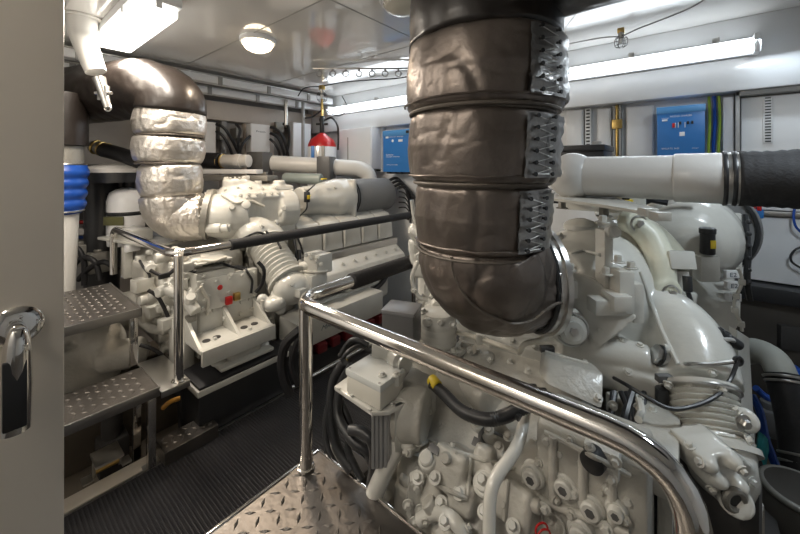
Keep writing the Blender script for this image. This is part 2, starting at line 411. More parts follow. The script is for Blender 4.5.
# lamp shaped like a white cable trunk along the hull side
for i, (x, z, lb) in enumerate(((-3.62, 2.36, 'white trunking along the hull side, the one nearer the ceiling lamps'), (-3.86, 2.30, 'white trunking along the hull side, the lower one against the beam'))):
    t = thing('cable_trunking', lb, 'trunking', (x, 1.7, z))
    MB().bb((x-.05, .25, z-.035), (x+.05, 2.98, z+.035), bev=.008).obj('channel', WHT, t)
    MB().bb((x-.06, .25, z+.036), (x+.06, 2.98, z+.045), bev=.002).obj('cover', STEEL, t)
    for k in range(5):
        MB().bb((x+.045, .5+k*.52, z-.045), (x+.06, .54+k*.52, z+.036), bev=.003).obj('clip', PAINTD, t)

# ---------------------------------------------------------------- back wall equipment
def boxY(mb, u0, v0, u1, v1, y, th, bev=.006):
    uc = (u0+u1)/2; a = onY(u0, v0, y); b = onY(u1, v1, y); z1 = onY(uc, v0, y).z; z0 = onY(uc, v1, y).z
    return mb.bb((a.x, y, z0), (b.x, y+th, z1), bev=bev)
XD, ZD = V((1, 0, 0)), V((0, 0, 1))
def inverter(u0, v0, u1, v1, label, big, y=2.99):
    a = onY(u0, v0, y); b = onY(u1, v1, y); uc = (u0+u1)/2; z1 = onY(uc, v0, y).z; z0 = onY(uc, v1, y).z
    x0, x1 = a.x, b.x; W = x1-x0; H = z1-z0
    t = thing('battery_charger', label, 'charger', ((x0+x1)/2, y+.1, z0), 'blue charger cabinets on the back wall')
    MB().bb((x0, y, z0), (x1, YB-.002, z1), bev=.006).obj('case', BLUE, t)
    MB().bb((x0-.003, y-.004, z1-H*.13), (x1+.003, y+.05, z1+.002), bev=.003).obj('top_lip', mat('lip_blue', (.10, .32, .66), .35), t)
    m = MB()
    if big:
        text_mb(m, 'victron energy', (x0+W*.10, y-.001, z0+H*.765), XD, ZD, .008, width=W*.16)
        m.box((x0+W*.17, y-.001, z0+H*.735), (W*.12, .002, .012), bev=.002)
        text_mb(m, 'PHOENIX CHARGER', (x0+W*.28, y-.001, z0+H*.785), XD, ZD, .012, width=W*.46)
        text_mb(m, 'SKYLLA-TG  24 50', (x0+W*.10, y-.001, z0+H*.14), XD, ZD, .011, width=W*.38)
        text_mb(m, 'charger', (x0+W*.74, y-.001, z0+H*.145), XD, ZD, .007, width=W*.14)
        m.box((x0+W*.54, y-.001, z0+H*.44), (W*.11, .002, .028), bev=.001)
        for k, xx in enumerate((.40, .46, .60)): m.box((x0+W*xx, y-.001, z0+H*.62), (.004, .002, .035), bev=.0005)
        m.obj('printing', LBL, t)
        MB().box((x0+W*.36, y-.003, z0+H*.62), (.014, .006, .03), bev=.001).obj('led_bar', RED, t)
        for xx in (.50, .66, .75): MB().box((x0+W*xx, y-.003, z0+H*.66), (.012, .008, .02), bev=.002).obj('switch', BLK, t)
    else:
        text_mb(m, 'victron energy', (x0+W*.22, y-.001, z0+H*.83), XD, ZD, .016, width=W*.5)
        m.box((x0+W*.15, y-.001, z0+H*.84), (W*.10, .002, .022), bev=.004)
        m.lathe((x0+W*.35, y-.002, z0+H*.75), (0, 1, 0), [(0, .016), (.002, .016)], 20); m.box((x0+W*.62, y-.001, z0+H*.745), (W*.14, .002, .026), bev=.001)
        text_mb(m, 'battery', (x0+W*.12, y-.001, z0+H*.40), XD, ZD, .018, width=W*.26)
        text_mb(m, 'charger-inverter', (x0+W*.12, y-.001, z0+H*.355), XD, ZD, .014, width=W*.48)
        text_mb(m, 'SKYLLA-TG 24/50', (x0+W*.14, y-.001, z0+H*.16), XD, ZD, .011, width=W*.38)
        m.obj('printing', LBL, t)
        MB().box((x0+W*.86, y-.004, z1-H*.06), (.04, .01, .03), bev=.003).obj('switch', BLK, t)
    m = MB()
    for k in range(4): m.bb((x0+W*(.08+.2*k), y+.02, z0-.022), (x0+W*(.20+.2*k), y+.09, z0+.002), bev=.004)
    m.obj('terminal_cover', BLK, t)
inverter(657, 106, 705, 156, 'blue charger cabinet with white printing above the white pipe at right', True)
inverter(383, 130, 412, 172, 'blue charger cabinet left of the large exhaust', False)
# frames, trunking
def trunk(u0, v0, u1, v1, label, slots=14):
    y = 3.13; a = onY(u0, v0, y); b = onY(u1, v1, y); z1 = onY(u0, v0, y).z; z0 = onY(u0, v1, y).z
    t = thing('slotted_trunking', label, 'trunking', ((a.x+b.x)/2, y, z0))
    MB().bb((a.x, y, z0), (b.x, YB-.002, z1-.0), bev=.003).obj('channel', WHT, t)
    m = MB()
    for k in range(slots):
        z = z0+(z1-z0)*(k+.3)/slots; m.bb((a.x+.2*(b.x-a.x), y-.002, z), (b.x-.2*(b.x-a.x), y+.004, z+(z1-z0)/slots*.45), bev=0)
    m.obj('slots', BLK, t)
trunk(375, 127, 382, 172, 'slotted white cable trunking left of the blue charger beside the exhaust')
trunk(585, 109, 591, 150, 'slotted white cable trunking right of the large exhaust', 12)
trunk(763, 97, 773, 143, 'white strip of dark terminals on the right cabinet', 16)
def cab(u0, v0, u1, v1, y, label, slit=None, th=None):
    a = onY(u0, v0, y); b = onY(u1, v1, y); uc = (u0+u1)/2; z1 = onY(uc, v0, y).z; z0 = onY(uc, v1, y).z
    t = thing('electrical_cabinet', label, 'cabinet', ((a.x+b.x)/2, y+.02, z0))
    MB().bb((a.x, y+.012, z0), (b.x, YB-.002, min(z1, 1.983)), bev=.006).obj('cabinet_body', WHT, t)
    MB().bb((a.x+.008, y, z0+.008), (b.x-.008, y+.011, min(z1, 1.983)-.008), bev=.004).obj('door', WALLW, t)
    if slit:
        c_ = onY(slit, (v0+v1)/2, y); MB().box((c_.x, y-.004, c_.z), (.014, .01, (z1-z0)*.55), bev=.003).obj('handle', PAINTD, t)
    return t
cab(337, 128, 371, 169, 2.95, 'white wall cabinet with slim grey handle left of the slotted trunking', 348)
cab(566, 110, 583, 150, 3.12, 'narrow white cabinet panel just right of the large exhaust')
cab(597, 108, 611, 156, 3.15, 'slim white panel left of the brass busbars')
cab(626, 106, 654, 160, 3.15, 'plain white panel between the brass busbars and the blue charger')
# big cabinet bay at the right: dark frame plus white panels
x0 = onY(735, 150, 3.12).x
m = MB(); m.bb((x0, 3.08, 1.22), (x0+.02, 3.19, 1.984), bev=.003); m.bb((x0, 3.08, 1.955), (1.6, 3.19, 1.984), bev=.003)
sw = thing('switchboard', 'large white switchboard panels in a dark frame at the right edge behind the lagged pipe', 'switchboard', (.9, 3.12, .80)); m.obj('frame', PAINTD, sw)
MB().bb((x0+.03, 3.14, 1.24), (1.6, 3.19, 1.95), bev=.006).obj('upper_panel', WHT, sw)
MB().bb((x0+.015, 3.10, 1.205), (1.6, 3.19, 1.235), bev=.004).obj('rail', STEEL, sw)
MB().bb((x0-.05, 3.12, .80), (1.6, 3.19, 1.20), bev=.006).obj('lower_panel', WALLW, sw)
tag(MB().bb((-.35, 3.0, .70), (1.6, 3.19, .79), bev=.01).obj('kick_shelf', BLK), 'black ledge below the white panels at right', 'ledge')
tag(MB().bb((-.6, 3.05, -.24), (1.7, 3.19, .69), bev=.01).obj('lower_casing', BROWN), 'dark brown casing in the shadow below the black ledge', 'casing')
# busbars and cables
a = onY(613, 106, 3.15); b = onY(622, 160, 3.15)
t = thing('busbar', 'pair of upright brass and dark busbars right of the white cabinet', 'busbar', ((a.x+b.x)/2, 3.15, b.z))
w_ = b.x-a.x
for k, mt in enumerate((PAINTD, BRS, PAINTD)): MB().bb((a.x+w_*k/3, 3.14, 1.35), (a.x+w_*(k+.8)/3, 3.19, 1.983), bev=.002).obj('bar', mt, t)
MB().bb((a.x-.004, 3.12, 1.80), (b.x+.004, 3.15, 1.87), bev=.003).obj('insulator', BRS, t)
for k, (u, mt, nm) in enumerate(((709, GRN, 'green and yellow cable hanging directly right of the blue charger'), (714, BLUE2, 'blue cable hanging between two green and yellow cables'), (719, GRN, 'green and yellow cable hanging right of the blue cable'))):
    p = onY(u, 100, 3.15); m = MB(); m.tube([V((p.x, 3.16, 1.98)), V((p.x+.004, 3.15, 1.8)), V((p.x-.003, 3.15, 1.6)), V((p.x+.002, 3.16, 1.25))], .010 if mt is BLUE2 else .008, 8)
    tag(m.obj('wall_cable', mt), nm, 'cable', 'cables beside the right charger')
tag(boxY(MB(), 723, 97, 734, 160, 3.13, .06).obj('cable_duct', WHT), 'white cable duct between the green cables and the right cabinet', 'duct')
t = thing('terminal_block', 'small blue terminal block with red caps below the right cabinet', 'terminal', onY(751, 217, 3.08))
boxY(MB(), 738, 209, 764, 218, 3.05, .06).obj('base', BLUE, t)
for k in range(4): boxY(MB(), 739+6*k, 204, 744+6*k, 211, 3.045, .05).obj('cap', RED, t)
wire([onY(815, 195, 3.08), onY(797, 203, 3.08), onY(795, 225, 3.06), onY(812, 240, 3.08)], .006, BLUE2, 'wall_cable', 'blue cable loop at the right edge on the lower panel')
wire([onY(815, 243, 3.08), onY(795, 250, 3.07), onY(792, 262, 3.07), onY(815, 275, 3.08)], .006, BLK, 'wall_cable', 'black cable loop at the right edge on the lower panel')
# black cabinet behind the white pipe
t = thing('equipment_cabinet', 'black equipment cabinet standing behind the white pipe at right', 'cabinet', onY(578, 200, 2.6))
boxY(MB(), 552, 150, 604, 205, 2.45, .3, .01).obj('cabinet_body', BLK, t)
boxY(MB(), 549, 145, 605, 151, 2.43, .34, .01).obj('lid', BLK, t)
boxY(MB(), 592, 141, 600, 145, 2.5, .05, .004).obj('cap', PAINTD, t)

# ---------------------------------------------------------------- hull side equipment
def boxX(mb, u0, v0, u1, v1, x, th, bev=.005):
    a = onX(u0, v0, x); b = onX(u1, v1, x); uc = (u0+u1)/2
    return mb.bb((x-th, a.y, onX(uc, v1, x).z), (x, b.y, onX(uc, v0, x).z), bev=bev)
def hullbox(u0, v0, u1, v1, label, text=None, x=-3.95):
    a = onX(u0, v0, x); b = onX(u1, v1, x); z0 = onX((u0+u1)/2, v1, x).z; z1 = onX((u0+u1)/2, v0, x).z
    t = thing('junction_box', label, 'box', (x-.06, (a.y+b.y)/2, z0))
    MB().bb((x-.12, a.y, z0), (x-.012, b.y, z1), bev=.006).obj('box_body', WHT, t)
    MB().bb((x-.011, a.y+.002, z0+.002), (x, b.y-.002, z1-.002), bev=.004).obj('cover', WHT, t)
    if text:
        m = MB(); text_mb(m, text, (x+.0008, a.y+.055*(b.y-a.y)/.22, z0+(z1-z0)*.70), (0, 1, 0), ZD, .022, width=(b.y-a.y)*.5); m.obj('printing', INK, t)
hullbox(251, 124, 270, 152, 'white box with dark printed name on the hull wall', 'Praxis')
hullbox(205, 122, 216, 157, 'white box half hidden behind the silver exhaust sleeve')
hullbox(293, 123, 311, 160, 'grey white box left of the red cylinder')
HC = 'black cable loops hanging on the hull wall'
def hcab(pts, lb, x=-3.93, r=.016): wire([onX(u, v, x+dx) for (u, v, dx) in pts], r, BLK, 'battery_cable', lb, 'cable', HC)
hcab([(216, 124, 0), (224, 128, .05), (232, 140, .05), (238, 152, 0)], 'thick black cable arching right of the half hidden white box')
hcab([(216, 131, 0), (223, 136, .04), (229, 146, .05), (233, 158, 0)], 'lower black cable beside the half hidden white box')
hcab([(236, 124, 0), (240, 130, .05), (238, 142, .04), (240, 156, 0)], 'black cable hanging just left of the printed white box')
hcab([(250, 136, 0), (244, 142, .05), (240, 150, .04), (237, 158, 0)], 'black cable curving from the printed white box to the left')
hcab([(270, 127, 0), (280, 132, .05), (286, 146, .05), (289, 160, 0)], 'uppermost black cable arching right of the printed white box')
hcab([(270, 133, 0), (278, 138, .05), (283, 150, .05), (285, 160, 0)], 'middle black cable arching right of the printed white box')
hcab([(270, 139, 0), (275, 144, .05), (279, 152, .05), (280, 162, 0)], 'lowest black cable arching right of the printed white box')
hcab([(283, 124, 0), (288, 126, .05), (289, 140, .04), (286, 158, 0)], 'black cable hooked at the grey box and hanging down')
for (u0, v0, u1, v1, lb) in ((220, 126, 227, 140, 'small grey bracket at the top of the left cable loops'), (276, 122, 284, 132, 'small grey bracket above the cables right of the printed box'), (236, 128, 243, 138, 'small grey bracket left of the printed white box')):
    tag(boxX(MB(), u0, v0, u1, v1, -4.05, .15).obj('cable_bracket', ALU), lb, 'bracket')
tag(MB().tube([onX(286, 100, -3.8), onX(286, 125, -3.8)], .022, 14, sm=False).obj('conduit', STEEL), 'short grey upright conduit under the trunking near the corner', 'conduit')
tag(MB().tube([V((-3.75, onX(303, 125, -3.75).y, 2.325)), V((-3.75, onX(303, 125, -3.75).y, 1.45))], .02, 14, sm=False).obj('conduit', PAINTD), 'grey upright conduit beside the red cylinder', 'conduit')
# red suppression cylinder
c = P(322, 176, 4.25)
def lz(v, d=4.25): return EYE-(v-HOR)/FPX*d
t = thing('fire_cylinder', 'red fire suppression cylinder with pale label and brass valve near the corner', 'cylinder', c)
MB().lathe((c.x, c.y, .75), UP, [(0, .15), (.02, .168), (lz(152)-.75, .168), (lz(145)-.75, .166), (lz(140)-.75, .14), (lz(136)-.75, .075), (lz(133)-.75, .03)], 36).obj('tank', RED, t)
MB().lathe((c.x, c.y, 1.25), UP, [(0, .170), (lz(147)-1.25, .170)], 36).obj('label', LBL, t)
for k, mt in enumerate((BLUE, STEEL, ALU)):
    q = V((c.x, c.y, lz(155)))-FW*.168+RT*(-.07+.06*k); MB().box(q, (.035, .02, .20), rz=YAW, bev=.003).obj('label_panel', mt, t)
m = MB(); m.cyl((c.x, c.y, lz(134)), (c.x, c.y, lz(116)), .028, bev=.004); m.cyl(V((c.x, c.y, lz(124)))-RT*.07, V((c.x, c.y, lz(124)))+RT*.07, .015); m.box((c.x, c.y, lz(120)), (.05, .05, .04)); m.obj('valve', BLK, t)
MB().cyl((c.x, c.y, lz(116)), (c.x, c.y, lz(98)), .014).obj('riser', BRS, t)
MB().tube([V((c.x, c.y, lz(120)))+RT*.04, P(332, 118, 4.2), P(338, 128, 4.2), P(338, 150, 4.2)], .012, 8).obj('hose', BLK, t)
wire([V((c.x, c.y, lz(108))), P(338, 116, 4.1), P(347, 108, 4.1), P(342, 96, 4.0)], .005, BLK, 'thin_wire', 'thin black wire looping beside the red cylinder')
wire([onX(303, 118, -4.10), P(312, 117, 4.3), V((c.x, c.y, lz(110)))], .010, BLK, 'short_cable', 'short black cable from the beam end to the riser')
tag(boxY(MB(), 313, 108, 330, 116, 3.0, .04).obj('wall_bracket', BEAM), 'small beige bracket on the soffit beside the riser', 'bracket')
# ---------------------------------------------------------------- handrails
RZ = 1.053; RR = .0235
t = thing('handrail', 'polished steel handrail with black foam sleeve around the near engine', 'handrail', (-1.0, .69, 0))
m = MB(); pipe(m, [(-1.03, .93, RZ), (-1.03, .69, RZ), (-.5, .69, RZ), (.005, .69, RZ), (.005, .69, .46)], RR, .115, 24); m.obj('rail', CHROME, t)
MB().cyl((-1.03, .90, RZ), (-1.03, 2.35, RZ), RR*1.02).obj('rail', CHROME, t)
m = MB(); m.cyl((-1.03, .95, RZ), (-1.03, 2.2, RZ), RR*1.35, bev=.004); m.obj('foam_sleeve', FOAM, t)
MB().cyl((-.975, .70, .516), (-.975, .70, RZ), RR*.96).obj('post', CHROME, t)
MB().lathe((-.975, .70, .515), UP, [(0, .028), (.006, .028), (.008, .024)], 24).obj('post_foot', CHROME, t)
m = MB(); m.cyl((-1.03, 2.3, .0), (-1.03, 2.3, RZ), RR*.96); m.obj('post', CHROME, t)
t = thing('handrail', 'polished steel handrail with black foam sleeve along the far engine', 'handrail', (-2.06, .67, 0))
m = MB(); pipe(m, [(-2.06, .96, RZ), (-2.06, .67, RZ), (-3.28, .67, RZ), (-3.28, .67, .72)], RR, .10, 24); m.obj('rail', CHROME, t)
MB().cyl((-2.06, .92, RZ), (-2.06, 2.75, RZ), RR*.95).obj('rail', CHROME, t)
MB().cyl((-2.06, .955, RZ), (-2.06, 2.66, RZ), RR*1.35, bev=.004).obj('foam_sleeve', FOAM, t)
m = MB(); m.cyl((-2.06, .69, .39), (-2.06, .69, RZ-.01), RR*.96); m.obj('post', CHROME, t)
MB().lathe((-2.06, .69, .39), UP, [(0, .036), (.006, .036), (.008, .026)], 20).obj('post_foot', CHROME, t)
MB().cyl((-2.06, 2.72, .0), (-2.06, 2.72, RZ), RR*.96).obj('post', CHROME, t)

# ---------------------------------------------------------------- tread steps
def tread(x0, y0, x1, y1, z, pitch=.036, th=.028):
    m = MB(); m.bb((x0, y0, z-th), (x1, y1, z-.002), bev=.002); m.mat(1)
    nx = int((x1-x0-.016)/pitch); ny = int((y1-y0-.016)/pitch)
    for i in range(nx):
        for j in range(ny):
            cx = x0+.008+(i+.5)*pitch; cy = y0+.008+(j+.5)*pitch
            if cy < -.25: continue
            A = PI/4 if (i+j) % 2 else -PI/4
            u = V((math.cos(A), math.sin(A), 0)); n = V((-u.y, u.x, 0)); c = V((cx, cy, z-.002)); L = pitch*.44; W_ = pitch*.13
            m.add([c+u*L, c+n*W_, c-u*L, c-n*W_, c+u*L*.45+UP*.0034, c-u*L*.45+UP*.0034], [(0, 1, 4), (1, 5, 4), (1, 2, 5), (2, 3, 5), (3, 4, 5), (3, 0, 4)])
    return m
t = thing('access_platform', 'diamond tread platform in the foreground beside the near engine', 'platform', (-.2, 0, 0))
tread(-1.0, -1.0, .30, .77, .515, .040).obj('tread_plate', [PLATE, WORN], t, ang=15)
m = MB(); m.bb((-1.008, -1.0, .46), (-1.0, .778, .517), bev=.001); m.bb((-1.008, .77, .46), (.30, .778, .517), bev=.001); m.obj('edge_trim', CHROME, t)
for x, y in ((-.97, -.6), (-.97, .2), (.2, .70), (.2, -.6)): MB().bb((x-.02, y-.02, -.0 if x < -.5 else ZB), (x+.02, y+.02, .487), bev=.003).obj('leg', STEEL, t)
t = thing('step_ladder', 'two diamond tread steps on steel legs before the far engine', 'steps', (-2.4, .1, 0))
tread(-2.35, -.6, -2.06, .60, .40).obj('lower_tread', [PLATE, WORN], t, ang=15)
tread(-3.05, -.6, -2.36, .60, .72).obj('upper_tread', [PLATE, WORN], t, ang=15)
m = MB(); m.bb((-2.064, -.6, .355), (-2.056, .606, .402), bev=.001); m.bb((-2.35, .60, .355), (-2.056, .606, .402), bev=.001); m.obj('edge_trim', STEEL, t, label='polished edge of the lower step')
m = MB(); m.bb((-2.364, -.6, .675), (-2.356, .606, .722), bev=.001); m.bb((-3.05, .60, .675), (-2.356, .606, .722), bev=.001); m.obj('edge_trim', STEEL, t, label='polished edge of the upper step')
for x, y, z0, z1 in ((-2.385, .575, .40, .695), (-2.085, .575, .0, .375), (-2.085, -.02, .0, .375), (-3.02, .575, ZB, .695), (-2.33, .575, ZB, .375)):
    MB().bb((x-.017, y-.017, z0), (x+.017, y+.017, z1), bev=.002).obj('leg', CHROME, t)
for y in (.575, -.02): m = MB(); m.bb((-2.13, y-.03, -.006), (-2.055+.012, y+.03, .0), bev=.001); m.obj('leg_foot', STEEL, t)
m = MB(); m.bb((-2.42, .60, .385), (-2.02, .73, .392), bev=.002); m.bb((-2.025, .60, .36), (-2.017, .73, .393), bev=.002); m.obj('rail_bracket', STEEL, t, label='steel bracket that carries the handrail post')
# little bracket and small plate on the cream strip
c = onZ(107, 470, .0)
t = thing('hinge_bracket', 'small dark steel bracket with roller on the cream strip under the steps', 'bracket', c)
MB().box(c+V((0, 0, .075)), (.13, .11, .014), bev=.003).obj('top_plate', STEEL, t)
for s in (-1, 1): MB().box(c+V((.0, s*.05, .035)), (.02, .012, .07), bev=.002).obj('side_plate', ALU, t); MB().box(c+V((0, s*.075, .0)), (.06, .04, .008), bev=.002).obj('foot', STEEL, t)
MB().cyl(c+V((0, -.045, .035)), c+V((0, .045, .035)), .024, bev=.003).obj('roller', BRS, t)
c = onZ(188, 440, .03)
tag(tread(c.x-.07, c.y-.13, c.x+.07, c.y+.13, .075, .034, .07).obj('cover_plate', [PLATE, WORN], ang=15), 'small raised tread plate on the cream strip by the engine bed', 'plate')

# ---------------------------------------------------------------- insulated exhausts
def sweep(path, rad, disp, nseg=144, close0=True):
    N = len(path); tn = [(path[min(i+1, N-1)]-path[max(i-1, 0)]).normalized() for i in range(N)]
    a = RT.copy(); a = (a-tn[0]*a.dot(tn[0])).normalized(); vs = []; fs = []
    if abs(tn[0].dot(RT)) > .9: a = UP.copy()
    for i in range(N):
        a = (a-tn[i]*a.dot(tn[i])).normalized(); b = tn[i].cross(a); s = i/(N-1); R_ = lerp_list(rad, s)
        for k in range(nseg):
            t = 2*PI*k/nseg; d = a*math.cos(t)+b*math.sin(t); p = path[i]+d*R_
            vs.append(p+d*disp(p, s, t, R_))
    for i in range(N-1):
        for k in range(nseg):
            k2 = (k+1) % nseg; fs.append((i*nseg+k, i*nseg+k2, (i+1)*nseg+k2, (i+1)*nseg+k))
    m = MB(); m.add(vs, fs); m.add([], []); m.f.append(tuple(reversed(range(nseg)))); m.f.append(tuple((N-1)*nseg+k for k in range(nseg))); m.m += [0, 0]
    return m
def resample(pts, n):
    pts = smooth(pts, 10); L = [0]
    for i in range(len(pts)-1): L.append(L[-1]+(pts[i+1]-pts[i]).length)
    out = []
    for k in range(n):
        x = L[-1]*k/(n-1); i = 0
        while i < len(L)-2 and L[i+1] < x: i += 1
        f = (x-L[i])/max(L[i+1]-L[i], 1e-9); out.append(pts[i].lerp(pts[i+1], f))
    return out
def puff(amp, pinch, seed, crump=1.0, ws=7, pw=8, vert=.5):
    o = V((seed*3.1, seed*1.7, seed*.9))
    def f(p, s, t, R_):
        q = p+o; e = abs(2*s-1); w = 1-e**pw
        d = -pinch*(1-w)
        # wide pillows, sharp creases, fine crumple
        d += amp*.8*noise.noise(V((q.x*3.2, q.y*3.2, q.z*5)))
        r1 = 1-abs(noise.noise(V((q.x*ws, q.y*ws, q.z*ws*vert))))*2.2
        d -= amp*.9*max(r1-.55, 0)**2*3
        r2 = 1-abs(noise.noise(V((q.x*ws*2.1, q.y*ws*2.1, q.z*ws*2.3))+V((5, 5, 5))))*2.2
        d -= amp*.45*max(r2-.5, 0)**2*2*crump
        # gathers running in from the seams
        g = noise.noise(V((math.cos(t)*7+seed, math.sin(t)*7, s*1.3)))
        d -= amp*.8*max(g, 0)*(e**3)
        return d
    return f
# near exhaust
FLAP = mat('flap_cloth', (.36, .35, .34), .34, .85, bump=.5, bscale=25, var=.3)
DN = 1.15
def nx(u, v, d=DN): return P(u, v, d)
near = thing('exhaust_pipe', 'large exhaust pipe in dark grey insulation sleeves under black lagging', 'exhaust', nx(486, 333))
sl = [((483, 46), (482, 115), .246, .254), ((482, 117), (480, 182), .240, .234), ((480, 184), (479, 245), .222, .209)]
for i, (a, b, r0, r1) in enumerate(sl):
    path = [nx(a[0]+(b[0]-a[0])*k/46, a[1]+(b[1]-a[1])*k/46) for k in range(47)]
    f = puff(.011, .017, i+1, .7, 6, 14)
    sweep(path, [r0-.008, (r0+r1)/2, r1-.008], f).obj('insulation_sleeve', LAG, near, ang=180)
    # flap band with double seam at each end of the sleeve
    m = MB()
    for (pp, rr) in ((a, r0), (b, r1)):
        c0 = nx(*pp); m.torus(c0+V((0, 0, 0)), UP, rr-.022, .006, 72, 8)
    m.obj('seam_cord', SEAM, near)
    # piping strip near the lower edge
    vv = b[1]-7; cc = nx(b[0], vv); pts = []
    for k in range(90):
        t_ = -PI*1.02+PI*1.35*k/89; dd = RT*math.cos(t_)+FW*math.sin(t_)
        pts.append(cc+dd*(r1-.004+.004*noise.noise(V((k*.2, i, 0))))+V((0, 0, .004*noise.noise(V((k*.15, 3, i))))))
    MB().tube(pts, .0035, 6, sm=False).obj('seam_piping', LAG, near)
    # lacing flap with studs and wire on the right side
    ang0 = -1.2; h0 = a[1]+6; h1 = b[1]-6; rmid = lambda v: r0+(r1-r0)*(v-a[1])/(b[1]-a[1])
    def at(v, A, off=.004):
        cc = nx(a[0]+(b[0]-a[0])*(v-a[1])/(b[1]-a[1]), v); return cc+(RT*math.cos(A)+FW*math.sin(A))*(rmid(v)+off)
    vs = []; fs = []; n = 20; ks = 10
    for j in range(n+1):
        for k in range(ks+1):
            A = ang0-.10+.80*k/ks; v_ = h0+(h1-h0)*j/n
            vs.append(at(v_, A, .004+.008*noise.noise(V((k*.7, j*.35, i*5)))))
    for j in range(n):
        for k in range(ks): fs.append((j*(ks+1)+k, j*(ks+1)+k+1, (j+1)*(ks+1)+k+1, (j+1)*(ks+1)+k))
    nn = len(vs); mm = MB(); mm.add(vs, fs)
    inner = [p-(p-nx(486, 100)).normalized()*.012 for p in vs]; mm.add(inner, [tuple(reversed(f_)) for f_ in fs])
    mm.obj('lacing_flap', FLAP, near, ang=180)
    wm = MB(); prev = None
    for j in range(6):
        v_ = h0+3+(h1-h0-6)*j/5
        for A in (ang0, ang0+.26):
            p = at(v_, A, .006); q_ = at(v_, A, .015)
            MB().cyl(p, q_, .0035, bev=.001).lathe(q_, q_-p, [(0, .0058), (.003, .0058)], 12).obj('lacing_stud', BLK, near)
        A_, B_ = at(v_, ang0, .012), at(v_+(5 if j < 5 else 0), ang0+.26, .012)
        wm.tube([A_, B_], .0014, 5, sm=False)
        if prev: wm.tube([prev, A_], .0014, 5, sm=False)
        prev = B_
    wm.obj('lacing_wire', STEEL, near)
# elbow
fe = P(536, 278, 1.20); fdir = (RT*.97+FW*.12-UP*.04).normalized()
path = resample([nx(479, 243), nx(480, 252), P(488, 264, 1.155), P(509, 275, 1.18), fe-fdir*.01], 84)
def fel(p, s, t, R_):
    return puff(.014, .016, 6, 1.0, 6, 14)(p, s, t, R_)
sweep(path, [.196, .204, .206, .196, .182, .165], fel, 168).obj('elbow_sleeve', LAG, near, ang=180)
m = MB(); m.torus(path[4], UP, .199, .005, 72, 8); m.obj('seam_cord', SEAM, near)
m = MB(); m.lathe(fe-fdir*.012, fdir, [(0, .13), (0, .172), (.018, .172), (.018, .180), (.034, .180), (.034, .13)], 64, cap=False)
for k in range(18):
    A = 2*PI*k/18; e1, e2, _ = frame(fdir); m.bolt(fe-fdir*.012+(e1*math.cos(A)+e2*math.sin(A))*.162, -fdir, .007, .010)
m.obj('flange', STEEL, near); fn_end = fe+fdir*.02
MB().torus(fe-fdir*.020, fdir, .166, .008, 64, 8).obj('clamp_ring', BLK, near)
# long seam running diagonally over the elbow
pts = []
for k in range(len(path)-6):
    i = k+3; tn = (path[min(i+1, 83)]-path[i-1]).normalized(); a = -FW*.82-RT*.57; a = (a-tn*a.dot(tn)).normalized()
    pts.append(path[i]+a*(lerp_list([.196, .204, .206, .196, .182, .165], i/83)+.001))
MB().tube(pts, .004, 6, sm=False).obj('seam_piping', SEAM, near)
# black lagged elbow above
zt = nx(483, 46)
hdir = V((1, 0, 0)); zc = EYE+.45+.235
top = [zt-V((0, 0, .01)), zt+V((0, 0, .08)), V((zt.x+.015, zt.y, zt.z+.155)), V((zt.x+.085, zt.y, zc-.035)), V((zt.x+.22, zt.y, zc)), V((zt.x+.6, zt.y, zc)), V((zt.x+1.6, zt.y, zc))]
def fb(p, s, t, R_):
    return .006*noise.noise(p*6)-.005*max(1-abs(noise.noise(V((p.x*8, p.y*8, p.z*9))))*3, 0)
sweep(resample(top, 110), [.240, .242, .238, .235, .235], fb, 96).obj('black_lagging', BLKLAG, near, ang=180)

# far exhaust
DF = 2.5
far = thing('exhaust_pipe', 'far exhaust pipe in bright silver foil sleeves curving out of glossy black lagging', 'exhaust', P(172, 240, DF))
sl = [((171, 109), (171, 136), .228, .230), ((170, 137), (169, 163), .226, .222), ((171, 164), (172, 196), .208, .204)]
for i, (a, b, r0, r1) in enumerate(sl):
    path = [P(a[0]+(b[0]-a[0])*k/30, a[1]+(b[1]-a[1])*k/30, DF) for k in range(31)]
    sweep(path, [r0-.012, (r0+r1)/2, r1-.012], puff(.011, .026, 20+i, 1.0, 9, 9), 120).obj('foil_sleeve', FOIL, far, ang=180)
    m = MB(); m.torus(P(b[0], b[1]+.5, DF), UP, r1-.028, .007, 60, 8); m.obj('seam_cord', SEAM, far)
ff = P(207, 214, 2.56); fd = (RT*.93+FW*.30-UP*.12).normalized()
path = resample([P(171, 196, DF), P(172, 205, DF), P(180, 213, 2.52), P(194, 216, 2.54), ff], 60)
sweep(path, [.196, .192, .185, .175, .165], puff(.014, .014, 31, 1.2, 9, 12), 132).obj('elbow_sleeve', FOIL, far, ang=180)
m = MB(); m.lathe(ff-fd*.012, fd, [(0, .12), (0, .176), (.02, .176), (.02, .184), (.04, .184), (.04, .12)], 56, cap=False)
e1, e2, _ = frame(fd)
for k in range(16): A = 2*PI*k/16; m.bolt(ff-fd*.012+(e1*math.cos(A)+e2*math.sin(A))*.165, -fd, .008, .012)
m.obj('flange', ALU, far)
zt = P(171, 109, DF); zc = EYE+.575
hd = V((-.925, -.37, 0)); zt2 = V((zt.x, zt.y, 0)); top = [zt-V((0, 0, .02)), zt+V((0, 0, .02)), zt+hd*.03+UP*.07, zt2+hd*.13+UP*(zc-.045), zt2+hd*.28+UP*zc, zt2+hd*.7+UP*zc, zt2+hd*1.38+UP*(zc-.02)]
sweep(resample(top, 90), [.222, .220, .222, .225], fb, 96).obj('black_lagging', BLKLAG, far, ang=180)
